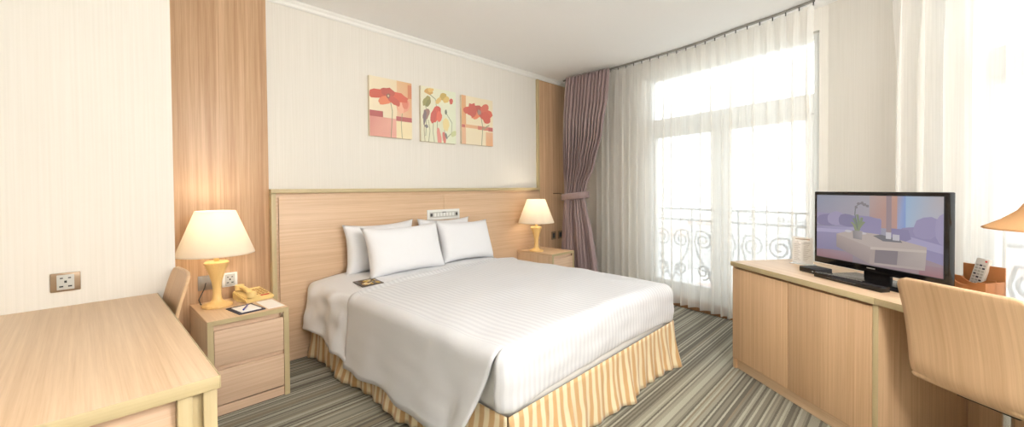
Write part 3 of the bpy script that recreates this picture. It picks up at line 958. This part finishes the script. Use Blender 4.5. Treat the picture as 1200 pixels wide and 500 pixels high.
# television
tvp = unit(.703, .285, CH)
tv = thing('television', 'black flat screen television showing a living room', 'television', tvp, CAB_ROT+R(-1.5))
TW, Z0, Z1 = .343, .052, .470
bm = bmesh.new(); add_box(bm, -TW, TW, -.022, .010, Z0, Z1, .005)
bez = link('bezel', mesh_bm(bm, 40), 'black_gloss', tv)
box('back_cover', (-TW+.08, TW-.08, .010, .055, Z0+.06, Z1-.08), 'black_matt', tv, .01)
box('stand_neck', (-.06, .06, .0, .04, .012, Z0+.06), 'black_gloss', tv, .005)
box('stand_base', (-.195, .20, -.10, .10, 0, .013), 'black_gloss', tv, .005)
SX0, SX1, SZ0, SZ1 = -TW+.020, TW-.020, Z0+.038, Z1-.020
box('screen_bezel_trim', (SX0-.004, SX1+.004, -.0232, -.022, SZ0-.004, SZ1+.004), 'black_matt', tv, 0)
C = srgb
S = []
def mute(c): return tuple(.72*a+.28*b for a, b in zip(c[:3], srgb(168, 164, 176)[:3]))+(1,)
def g4(c00, c10, c11, c01): return [c00, c10, c11, c01]
S.append((rect(0, 0, 1, 1), g4(C(120, 112, 122), C(150, 110, 108), C(170, 178, 200), C(140, 148, 172))))
S.append((rect(0, .55, .5, 1), g4(C(150, 146, 168), C(168, 160, 170), C(170, 165, 170), C(134, 146, 168))))
S.append((rect(.49, .55, .72, 1), g4(C(176, 136, 126), C(196, 140, 118), C(206, 146, 110), C(186, 160, 150))))
S.append((rect(.62, .5, .66, 1), C(150, 122, 124)))
S.append((rect(.70, .5, .76, 1), g4(C(150, 160, 200), C(110, 150, 216), C(120, 160, 222), C(170, 150, 150))))
S.append((rect(.76, .55, 1, 1), g4(C(160, 190, 220), C(176, 178, 196), C(190, 180, 178), C(150, 190, 224))))
S.append((rect(0, 0, .35, .14), g4(C(150, 90, 92), C(140, 96, 98), C(150, 120, 130), C(150, 110, 118))))
S.append((rect(.85, 0, 1, .13), g4(C(150, 80, 80), C(156, 84, 84), C(150, 110, 118), C(150, 110, 118))))
# left sofa
S.append(([(0, .52), (.58, .52), (.58, .68), (.38, .70), (0, .72)], C(150, 140, 178)))
S.append(([(.40, .38), (.58, .40), (.585, .66), (.50, .70), (.38, .71)], C(138, 128, 172)))
S.append(([(0, .12), (.46, .18), (.46, .46), (.36, .52), (0, .50)], g4(C(126, 116, 156), C(120, 112, 150), C(160, 152, 190), C(168, 160, 196))+[C(150, 142, 182)]))
S.append((blob(.10, .60, .10, .10, .3, 12, .1, 1), C(124, 114, 156)))
S.append((blob(.20, .64, .09, .11, -.4, 12, .1, 2), C(160, 150, 186)))
S.append((blob(.30, .62, .09, .10, .2, 12, .1, 3), C(116, 108, 150)))
S.append(([(0, .46), (.36, .48), (.44, .44), (.0, .40)], C(176, 168, 204)))
# right sofa
S.append(([(.66, .45), (.74, .58), (.88, .62), (1, .72), (1, .16), (.66, .30)], C(136, 126, 172)))
S.append(([(.70, .50), (1, .40), (1, .30), (.66, .40)], C(164, 156, 196)))
S.append((clip(blob(.90, .60, .09, .14, -.2, 12, .08, 5)), C(146, 136, 180)))
S.append(([(.66, .30), (.66, .56), (.78, .56), (.80, .44)], C(124, 114, 160)))
S.append((clip(blob(1.0, .60, .05, .2, 0, 12, .05, 6)), C(156, 146, 186)))
# coffee table
S.append(([(.20, .40), (.50, .26), (.90, .31), (.90, .36), (.56, .46), (.32, .47)], C(190, 172, 158)))
S.append(([(.20, .40), (.20, .20), (.49, .02), (.50, .26)], g4(C(176, 156, 142), C(140, 124, 118), C(150, 130, 120), C(180, 160, 146))))
S.append(([(.50, .26), (.49, .02), (.88, .06), (.90, .31)], C(112, 96, 96)))
S.append(([(.49, .02), (.50, .26), (.54, .25), (.53, .02)], C(170, 150, 136)))
S.append(([(.70, .04), (.71, .27), (.90, .31), (.89, .06)], g4(C(158, 142, 132), C(164, 148, 138), C(190, 174, 160), C(170, 152, 140))))
S.append(([(.53, .02), (.88, .06), (.88, .09), (.53, .05)], C(178, 160, 146)))
S.append(([(.50, .27), (.90, .32), (.90, .29), (.50, .23)], C(206, 188, 172)))
# tray, cups, pot and orchid
S.append(([(.52, .43), (.60, .37), (.74, .38), (.72, .42), (.58, .46)], C(84, 84, 84)))
S.append((rect(.62, .41, .66, .50), C(212, 206, 208))); S.append((rect(.67, .40, .72, .48), C(200, 196, 202)))
S.append((blob(.42, .45, .05, .018, 0, 12), C(214, 208, 210))); S.append((blob(.31, .46, .03, .02, 0, 12), C(210, 204, 208)))
S.append(([(.355, .36), (.43, .35), (.435, .48), (.35, .48)], g4(C(120, 112, 110), C(150, 142, 138), C(170, 160, 154), C(130, 122, 118))))
for k, (a, b, c, d_) in enumerate(((.39, .48, .36, .66), (.40, .48, .39, .72), (.40, .48, .43, .68), (.39, .48, .45, .62), (.38, .48, .34, .60))):
    S.append((stroke([(a, b), ((a+c)/2+.005, (b+d_)/2+.02), (c, d_)], .011), C(96+8*k, 122+5*k, 74)))
S.append((stroke([(.395, .5), (.37, .72), (.375, .84), (.42, .88), (.47, .86)], .004), C(80, 92, 80)))
for k, (a, b) in enumerate(((.40, .88), (.43, .89), (.45, .87), (.475, .85), (.38, .83))): S.append((blob(a, b, .015, .022, 0, 8, .2, k), C(120, 112, 112)))
S = [(p, [mute(q) for q in c] if isinstance(c, list) else mute(c)) for p, c in S]
flat_print('screen', S, (SX0, -.0233, SZ0), (SX1-SX0, 0, 0), (0, 0, SZ1-SZ0), 'screen_picture', bez)
box('brand_mark', (-.022, .022, -.0226, -.0219, Z0+.02, Z0+.026), 'steel', bez, 0)
# media boxes beside the stand
stb = thing('set_top_box', 'small black set top box at the front of the television', 'set-top box', unit(.425, .215, CH), CAB_ROT+R(-4))
box('case', (-.06, .06, -.05, .05, 0, .030), 'black_matt', stb, .003)
box('front_panel', (-.057, .057, -.0515, -.05, .005, .025), 'black_gloss', stb, 0)
box('status_light', (.035, .045, -.0522, -.0515, .012, .017), 'socket_grey', stb, 0)
dvd = thing('soundbar', 'long low black player standing before the television base', 'player', unit(.70, .135, CH), CAB_ROT+R(-1.5))
box('case', (-.185, .185, -.025, .025, 0, .026), 'black_gloss', dvd, .003)
box('disc_slot', (-.10, .06, -.0256, -.025, .012, .016), 'dark_grey', dvd, 0)
# menu card
mc = thing('menu_card', 'clear acrylic stand with a printed white card beside television', 'card stand', unit(.185, .36, CH), CAB_ROT+R(18))
box('foot', (-.065, .065, -.03, .03, 0, .004), 'acrylic', mc, .001)
box('card', (-.062, .062, -.002, .001, .004, .175), 'paper', mc, .0005)
L_ = [(rect(.15, .90, .85, .94), C(190, 170, 150))]
for k in range(13):
    y = .82-k*.058
    L_.append((rect(.10, y, .10+.32*(.6+.4*((k*7) % 5)/4), y+.012), C(180, 172, 164)))
    L_.append((rect(.55, y, .55+.33*(.5+.5*((k*3) % 4)/3), y+.012), C(186, 178, 170)))
flat_print('card_print', L_, (-.062, -.002, .004), (.124, 0, 0), (0, 0, .171), 'print', mc)

# leather remote holder and remote
rb = thing('remote_holder', 'tan leather desk organiser behind the plywood chair', 'organiser', unit(1.005, .445, CH), CAB_ROT+R(2))
def org():
    hw = .073
    # scalloped dividers: front and middle
    def plate(name, y, h, dip, th=.005):
        n = 18; pts = []
        for k in range(n+1):
            u = -1+2*k/n; pts.append((u*hw, h-dip*max(0, math.cos(u*PI/2*1.5))))
        bm = bmesh.new()
        f = [[bm.verts.new((x, yy, z)) for x, z in pts]+[bm.verts.new((hw, yy, 0)), bm.verts.new((-hw, yy, 0))] for yy in (y, y+th)]
        bm.faces.new(f[0]); bm.faces.new(f[1][::-1]); m = len(f[0])
        for k in range(m): bm.faces.new((f[0][k], f[1][k], f[1][(k+1) % m], f[0][(k+1) % m]))
        return link(name, mesh_bm(bm), 'tan_leather', rb)
    plate('front_wall', -.055, .076, .02)
    plate('divider', .0, .085, .025)
    box('back_wall', (-hw, hw, .055, .061, 0, .138), 'tan_leather', rb, .002)
    box('side_wall', (-hw, -hw+.005, -.05, .055, .004, .076), 'tan_leather', rb, .001)
    box('side_wall', (hw-.005, hw, -.05, .055, .004, .076), 'tan_leather', rb, .001)
    box('bottom', (-hw, hw, -.05, .055, 0, .004), 'tan_leather_in', rb, 0)
org()
rmt = thing('remote_control', 'white remote control standing in the leather organiser', 'remote control', unit(.985, .472, CH+.006), CAB_ROT)
rmt.rotation_euler = (R(-12), R(7), CAB_ROT)
rbody = box('body', (-.024, .024, -.009, .009, 0, .165), 'socket_white', rmt, .004)
box('power_button', (.010, .017, -.0105, -.009, .15, .157), 'red_plastic', rbody, .0005)
for i in range(8):
    for j in range(3):
        box('button', (-.017+j*.0125, -.0085+j*.0125, -.0105, -.009, .035+i*.0135, .042+i*.0135), 'socket_grey' if (i+j) % 4 else 'navy_leather', rbody, 0)
# desk lamp on the right, only its shade reaches into the picture
dl = thing('desk_lamp', 'tan flared lampshade at the right edge above the desk', 'lamp', unit(1.40, .30, CH))
lathe('base', [(r*.95, z*.85) for r, z in LP], 'lamp_wood', dl)
lathe('stem', [(0, .23), (.010, .23), (.010, .52), (0, .52)], 'steel', dl, 12)
lathe('lamp_shade', [(.235, .338), (.225, .344), (.185, .370), (.145, .405), (.110, .465), (.085, .53), (.080, .545)], 'shade_tan', dl, 56, smooth=180, solid=.003)
bm = bmesh.new()
for k in range(3):
    a = 2*PI*k/3; add_tube(bm, [(0.008*math.cos(a), 0.008*math.sin(a), .515), (.086*math.cos(a), .086*math.sin(a), .522)], .002, 6)
link('shade_spider', mesh_bm(bm, 50), 'steel', dl)

# ------------------------------------------------------------------ pictures
def fade(c): return tuple(.84*a+.16*b for a, b in zip(c[:3], srgb(236, 226, 206)[:3]))+(1,)
def picture(x0, x1, z0, z1, label, polys):
    t = thing('canvas_picture', label, 'picture', (x0, D, z0), group='three poppy canvases over the headboard')
    wd, ht = x1-x0, z1-z0
    cv = box('canvas', (0, wd, -.028, 0, 0, ht), 'canvas_edge', t, .002)
    flat_print('painting', [(clip(p), [fade(q) for q in c] if isinstance(c, list) else fade(c)) for p, c in polys], (0, -.028, 0), (wd, 0, 0), (0, 0, ht), 'print', cv)
def poppy(cx, cy, s, cols, seed, asp=.8):
    out = []; rnd = random.Random(seed)
    for k, (dx, dy, rx, ry, rot) in enumerate(((-.62, .05, .62, .26, .15), (.62, .05, .60, .26, -.2), (0, .22, .42, .24, 0), (-.15, -.22, .45, .22, .5), (.35, -.2, .4, .2, -.5))):
        out.append((blob(cx+dx*s, cy+dy*s*asp, rx*s, ry*s, rot, 14, .14, seed*7+k, asp), cols[k % len(cols)]))
    out.append((blob(cx+.02*s, cy+.02*s, .13*s, .13*s, 0, 9, .2, seed, asp), C(120, 60, 60)))
    out.append((blob(cx+.02*s, cy+.02*s, .06*s, .06*s, 0, 8, .2, seed, asp), C(200, 190, 150)))
    return out
red = [C(196, 60, 44), C(206, 74, 54), C(176, 48, 44), C(222, 120, 82), C(190, 56, 50)]
p1 = [(rect(0, 0, 1, 1), g4(C(238, 226, 200), C(236, 222, 192), C(232, 214, 180), C(238, 226, 198))),
      (rect(.63, .34, 1, 1), g4(C(228, 190, 160), C(222, 170, 132), C(214, 160, 112), C(226, 186, 140))),
      (rect(.90, .72, 1, .96), C(204, 118, 82)),
      (rect(0, 0, .61, .33), g4(C(214, 146, 136), C(220, 156, 144), C(226, 166, 152), C(206, 132, 126))),
      (rect(0, .33, .30, .43), C(170, 58, 72)), (rect(.61, .30, 1, .38), C(176, 70, 84)), (rect(.62, 0, 1, .30), C(236, 222, 182))]
p1 += [(stroke([(.47, .64), (.52, .45), (.50, .2), (.48, 0)], .008), C(120, 130, 92)), (stroke([(.76, .46), (.73, .25), (.75, 0)], .007), C(128, 136, 98))]
p1 += [(blob(.78, .58, .17, .13, .2, 14, .12, 2), C(226, 150, 128)), (blob(.72, .54, .08, .11, .2, 12, .1, 3), C(232, 176, 150)), (blob(.84, .62, .08, .10, 0, 12, .1, 4), C(216, 120, 100))]
p1 += poppy(.42, .70, .40, red, 1)
p2 = [(rect(0, 0, 1, 1), g4(C(226, 226, 200), C(222, 232, 206), C(228, 236, 214), C(234, 230, 206)))]
for k, pts in enumerate(([(.22, .88), (.40, .80), (.44, .6), (.40, .4)], [(.12, .7), (.16, .5), (.12, .1)], [(.70, .58), (.88, .40), (.86, .2), (.72, .1)], [(.20, .40), (.24, .2), (.20, 0)], [(.34, .40), (.32, .2), (.36, 0)], [(.45, .4), (.44, .2), (.50, 0)], [(.10, .40), (.08, .2), (.10, 0)], [(.64, .3), (.66, .2), (.60, .1)])):
    p2.append((stroke(pts, .007), C(104+6*k, 124, 88)))
for cx, cy, rx, ry, c, sd in ((.22, .92, .12, .06, C(206, 160, 84), 1), (.27, .95, .08, .04, C(226, 188, 110), 2), (.62, .87, .12, .07, C(196, 168, 80), 3), (.72, .83, .10, .06, C(216, 186, 104), 4), (.86, .81, .06, .05, C(196, 66, 56), 5), (.48, .78, .09, .05, C(222, 190, 116), 6), (.15, .74, .14, .07, C(150, 146, 84), 7), (.20, .71, .10, .05, C(128, 128, 72), 8),
                              (.14, .50, .12, .08, C(150, 110, 104), 9), (.40, .52, .18, .11, C(206, 66, 56), 10), (.34, .47, .14, .07, C(190, 60, 58), 11), (.50, .49, .10, .08, C(222, 96, 80), 12), (.70, .35, .13, .10, C(230, 214, 150), 13), (.10, .44, .14, .04, C(110, 96, 110), 14), (.14, .28, .03, .05, C(110, 110, 120), 15), (.70, .59, .05, .035, C(96, 112, 96), 16),
                              (.50, .06, .22, .06, C(222, 136, 128), 17), (.64, .10, .12, .05, C(210, 112, 108), 18), (.95, .2, .05, .12, C(196, 206, 150), 19), (.70, .14, .06, .03, C(100, 110, 110), 20)):
    p2.append((blob(cx, cy, rx, ry, .1*sd, 13, .16, sd), c))
p3 = [(rect(0, 0, 1, 1), g4(C(238, 228, 200), C(238, 226, 196), C(234, 222, 190), C(238, 226, 196))),
      (rect(0, .40, .13, 1), C(216, 160, 112)), (rect(0, 0, .12, .36), C(224, 176, 140)), (rect(0, .34, .5, .41), C(226, 176, 132)), (rect(0, .34, .10, .40), C(190, 80, 84)),
      (rect(.5, .33, 1, .41), C(206, 110, 96)), (rect(.85, .32, 1, .40), C(184, 70, 80)), (rect(.76, 0, 1, .30), g4(C(226, 170, 124), C(222, 160, 112), C(226, 176, 136), C(230, 186, 150))),
      (stroke([(.60, .62), (.66, .4), (.62, 0)], .010), C(126, 136, 100)), (stroke([(.66, .34), (.80, .42), (.88, .45)], .012), C(150, 156, 120))]
p3 += poppy(.52, .70, .40, red, 4) + [(blob(.72, .80, .14, .09, .4, 12, .15, 6), C(204, 84, 66)), (blob(.78, .60, .16, .13, -.5, 12, .15, 7), C(200, 62, 52)), (blob(.32, .72, .15, .15, .6, 12, .2, 8), C(190, 56, 52)), (blob(.55, .70, .06, .06, 0, 9, .2, 9), C(150, 130, 120))]
picture(1.660, 2.066, 1.676, 2.178, 'poppy canvas with tan blocks and a dusty pink square', p1)
picture(2.163, 2.570, 1.670, 2.180, 'pale green canvas of many red and yellow poppies', p2)
picture(2.645, 3.075, 1.682, 2.172, 'poppy canvas nearest the purple curtain, single red bloom', p3)

# ------------------------------------------------------------------ curtains
def catmull(pts, per=24):
    out = []
    for i in range(len(pts)-1):
        p = [Vector((*pts[max(0, min(len(pts)-1, i+q))], 0)) for q in (-1, 0, 1, 2)]
        for k in range(per):
            s = k/per
            out.append(.5*((2*p[1])+(p[2]-p[0])*s+(2*p[0]-5*p[1]+4*p[2]-p[3])*s*s+(3*p[1]-p[0]-3*p[2]+p[3])*s**3))
    out.append(Vector((*pts[-1], 0)))
    return out
class Path:
    def __init__(s, pts):
        s.p = pts; s.l = [0]
        for a, b in zip(pts, pts[1:]): s.l.append(s.l[-1]+(b-a).length)
        s.L = s.l[-1]
    def at(s, d):
        d = min(max(d, 0), s.L)
        for i in range(len(s.p)-1):
            if s.l[i+1] >= d:
                f = (d-s.l[i])/max(1e-9, s.l[i+1]-s.l[i])
                t = (s.p[i+1]-s.p[i]).normalized()
                return s.p[i].lerp(s.p[i+1], f), Vector((-t.y, t.x, 0))
RAILZ = CEIL-.016
rail1 = Path(catmull([(4.255, 3.13), (4.215, 2.42), (4.090, 1.545), (3.940, 1.060), (3.850, .737), (3.745, .475)]))
rail2 = Path([unit(.06, .76), unit(2.35, .76)])
def rail_obj(path, name, label, hooks):
    t = thing(name, label, 'curtain rail', (0, 0, RAILZ))
    n = 60; rows = []
    for zz, e in ((.012, -.010), (-.002, -.010), (-.002, .010), (.012, .010), (.012, -.010)):
        r = []
        for k in range(n+1):
            p, nn = path.at(path.L*k/n); q = p+nn*e; r.append((q.x, q.y, zz))
        rows.append(r)
    o = grid('track', rows, 'rail_grey', t)
    for p in o.data.polygons: p.use_smooth = False
    first = None
    for d in hooks:
        p, nn = path.at(d)
        if first is None:
            first = box('hook', (-.004, .004, -.004, .004, -.030, -.002), 'dark_grey', t, .001, loc=(p.x, p.y, 0))
        else:
            h = first.copy(); col.objects.link(h); h.location = (p.x, p.y, 0)
    return t
def sheer(path, name, s0, s1, pleat, seed, label, zb=.055, zt=CEIL-.036):
    rnd = random.Random(seed); L = s1-s0; npl = int(L/pleat)
    per = 16; nc = npl*per; nr = 34
    amps = [rnd.uniform(.7, 1.35) for _ in range(npl+2)]
    phs = [rnd.uniform(-.25, .25) for _ in range(npl+2)]
    over = [rnd.choice((.4, .7, 1.0, 1.1)) for _ in range(npl+2)]
    rows = []
    for i in range(nr+1):
        f = i/nr; z = zt+(zb-zt)*f
        row = []
        for j in range(nc+1):
            c = j/per; k = int(min(c, npl-1)); fr = c-k
            a = amps[k]*(1-fr)+amps[k+1]*fr
            ph = (phs[k]*(1-fr)+phs[k+1]*fr)*min(1, f*3)
            ang = (c+ph)*2*PI
            top = .010*max(0, math.cos(ang))**6
            low = .030*a*math.cos(ang-.6)
            g = min(1, f*4)**.8
            o = top*(1-g)*2.2+low*g*(.75+.25*f)
            s = s0+L*j/nc+(.35+.65*g)*over[k]*math.sin(ang-.6)*pleat*.30+g*.006*math.sin(c*1.7+f*3)
            p, n = path.at(s)
            q = p+n*o
            row.append((q.x, q.y, z+.004*math.sin(ang)*f))
        rows.append(row)
    t = grid(name, rows, 'sheer')
    return tag(t, label, 'curtain', 'sheer voile curtains at the windows'), [s0+L*k/npl for k in range(npl+1)]
_, hk = sheer(rail1, 'sheer_curtain', .50, rail1.L-.005, .098, 3, 'sheer cream voile curtain across the tall window')
rail_obj(rail1, 'curtain_rail', 'curved grey curtain track under the ceiling by the bed', hk)
_, hk2 = sheer(rail2, 'sheer_curtain', .33, rail2.L-.02, .11, 9, 'sheer cream voile curtain behind the television desk')
rail_obj(rail2, 'curtain_rail', 'straight grey curtain track above the television desk', hk2)
# purple drape tied back
def drape():
    t = thing('drape_curtain', 'mauve satin curtain tied back in the corner by the window', 'curtain', (0, 0, 0))
    zt, zb = CEIL-.035, .02
    # (z, y at far side, y at near side, fold depth)
    prof = [(zt, 2.98, 2.375, .016), (2.46, 2.98, 2.375, .020), (2.2, 2.97, 2.375, .035), (1.85, 2.97, 2.42, .045), (1.5, 2.96, 2.52, .05), (1.25, 2.95, 2.63, .052), (1.13, 2.95, 2.66, .05),
            (1.0, 2.96, 2.63, .055), (.7, 2.98, 2.56, .06), (.35, 3.0, 2.50, .065), (zb, 3.01, 2.47, .07)]
    def ev(z):
        for a, b in zip(prof, prof[1:]):
            if a[0] >= z >= b[0]:
                f = (a[0]-z)/(a[0]-b[0]); f = f*f*(3-2*f)*.5+f*.5
                return [a[k]+(b[k]-a[k])*f for k in (1, 2, 3)]
        return prof[-1][1:]
    nf, per, nr = 13, 12, 60
    nc = nf*per; rows = []; rnd = random.Random(5); am = [rnd.uniform(.6, 1.3) for _ in range(nf+2)]
    for i in range(nr+1):
        z = zt+(zb-zt)*i/nr
        ya, yb, dp = ev(z); row = []
        gather = max(0, 1-(zt-z)/.10)
        for j in range(nc+1):
            f = j/nc; c = f*nf; k = int(min(c, nf-1)); fr = c-k
            a = am[k]*(1-fr)+am[k+1]*fr
            sk = .35*math.sin(z*2+k)
            y = ya+(yb-ya)*f+.006*math.sin(c*4*PI)*(1-gather)
            x = 4.09-.06*min(1, (zt-z)/.5)-dp*.2+dp*a*math.sin((c+.12*math.sin(z*3.1))*2*PI)*.75+dp*.3*math.sin(c*1.3+z)
            x += .006*gather*math.sin(c*8*PI+z*60)
            row.append((x, y, z))
        rows.append(row)
    grid('cloth', rows, 'purple_satin', t, solid=.003, offset=0)
    # tieback band round the gathered cloth
    rows = []
    for zz, e in ((1.165, 0), (1.16, .006), (1.10, .006), (1.095, 0)):
        r = []
        for k in range(40):
            a = 2*PI*k/40
            cy, cx = 2.80, 4.02
            ry, rx = .172+e, .085+e
            r.append((cx+rx*math.copysign(abs(math.cos(a))**.8, math.cos(a)), cy+ry*math.copysign(abs(math.sin(a))**.8, math.sin(a)), zz-.02*math.sin(a)))
        rows.append(r)
    grid('tieback', rows, 'purple_satin', t, wrap=True, solid=.004)
    tube('tieback_hook', [(4.10, 2.97, 1.14), (4.12, 3.05, 1.15), (4.14, 3.12, 1.16), (4.14, D-.02, 1.16)], .006, 'bronze', t)
    lathe('hook_knob', [(0, -.012), (.012, -.012), (.018, 0), (.012, .012), (0, .012)], 'bronze', t, 14, loc=(4.10, 2.975, 1.175))
    return t
drape()

# ------------------------------------------------------------------ added fill lights (unseen globes overhead and behind the camera)
def make_fill_globe(x, y, label):  # globe added out of view to lift the ceiling and room light
    t = thing('fill_globe', label, 'lamp', (x, y, CEIL), group='added fill light globes overhead')
    lathe('ceiling_rose', [(0, 0), (.05, 0), (.045, -.02), (0, -.024)], 'white_paint', t, 24)
    lathe('stem', [(0, -.02), (.006, -.02), (.006, -.44), (0, -.44)], 'steel', t, 10)
    lathe('globe', [(.14*math.sin(PI*k/16), -.57+.14*math.cos(PI*k/16)) for k in range(17)], 'fill_glow', t, 32, smooth=180)
make_fill_globe(.95, -.55, 'added fill light globe overhead nearest the television')
make_fill_globe(.45, -1.0, 'added fill light globe close behind the camera')
make_fill_globe(1.5, -1.25, 'added fill light globe furthest behind the camera')

# ------------------------------------------------------------------ balcony ironwork and the town beyond the window
def spiral(cx, cz, r, turns, a0, sg, n=40):
    return [(cx+(r*(1-.82*k/n))*math.cos(a0+sg*turns*2*PI*k/n), 0, cz+(r*(1-.82*k/n))*math.sin(a0+sg*turns*2*PI*k/n)) for k in range(n+1)]
def balcony(org, d, n, s0, s1, label):
    t = thing('balcony_railing', label, 'railing', org+n*.42, math.atan2(d.y, d.x))
    for z in (.12, .86, .98): box('rail', (s0, s1, -.012, .012, z-.012, z+.012), 'iron_white', t, .003)
    k = 0; wdt = (s1-s0)/4
    for i in range(5): box('post', (s0+i*wdt-.008, s0+i*wdt+.008, -.008, .008, 0, .98), 'iron_white', t, .002)
    for i in range(4):
        c = s0+(i+.5)*wdt
        for sg in (-1, 1):
            tube('scroll', spiral(c+sg*wdt*.24, .64, .10, 1.6, PI/2, sg), .011, 'iron_white', t, 6)
            tube('scroll', spiral(c+sg*wdt*.24, .30, .085, 1.6, -PI/2, -sg), .011, 'iron_white', t, 6)
            tube('scroll', [(c, 0, .14), (c+sg*wdt*.15, 0, .32), (c+sg*wdt*.36, 0, .48), (c+sg*wdt*.44, 0, .62), (c+sg*wdt*.38, 0, .74), (c+sg*wdt*.24, 0, .74)], .011, 'iron_white', t, 6)
            tube('scroll', spiral(c+sg*wdt*.27, .92, .035, 1.3, PI/2, sg, 20), .006, 'iron_white', t, 6)
    return t
balcony(A, dAB, nAB, .05, 2.1, 'pale scrolled iron balcony railing outside the tall window')
balcony(K, CD, CN, .75, 2.75, 'pale scrolled iron balcony railing outside the window by the desk')
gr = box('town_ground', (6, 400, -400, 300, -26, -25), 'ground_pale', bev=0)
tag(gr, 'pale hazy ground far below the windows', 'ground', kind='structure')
rnd = random.Random(11)
k = 0
for ring in range(3):
    for c in range(6):
        ang = R(-14+c*8+ring % 2*4+rnd.uniform(-1, 1)) if c < 5 else R(-52+ring*5)
        dist = 70+ring*40+rnd.uniform(-3, 3)
        wd, dp, h = rnd.uniform(.07, .10)*dist, rnd.uniform(8, 14), rnd.uniform(8, 20)+ring*1.5
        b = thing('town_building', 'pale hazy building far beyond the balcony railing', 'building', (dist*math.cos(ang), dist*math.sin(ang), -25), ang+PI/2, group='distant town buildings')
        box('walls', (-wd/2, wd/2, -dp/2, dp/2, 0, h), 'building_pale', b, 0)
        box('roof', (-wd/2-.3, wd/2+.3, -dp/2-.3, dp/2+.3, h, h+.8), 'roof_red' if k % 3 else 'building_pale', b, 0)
        k += 1
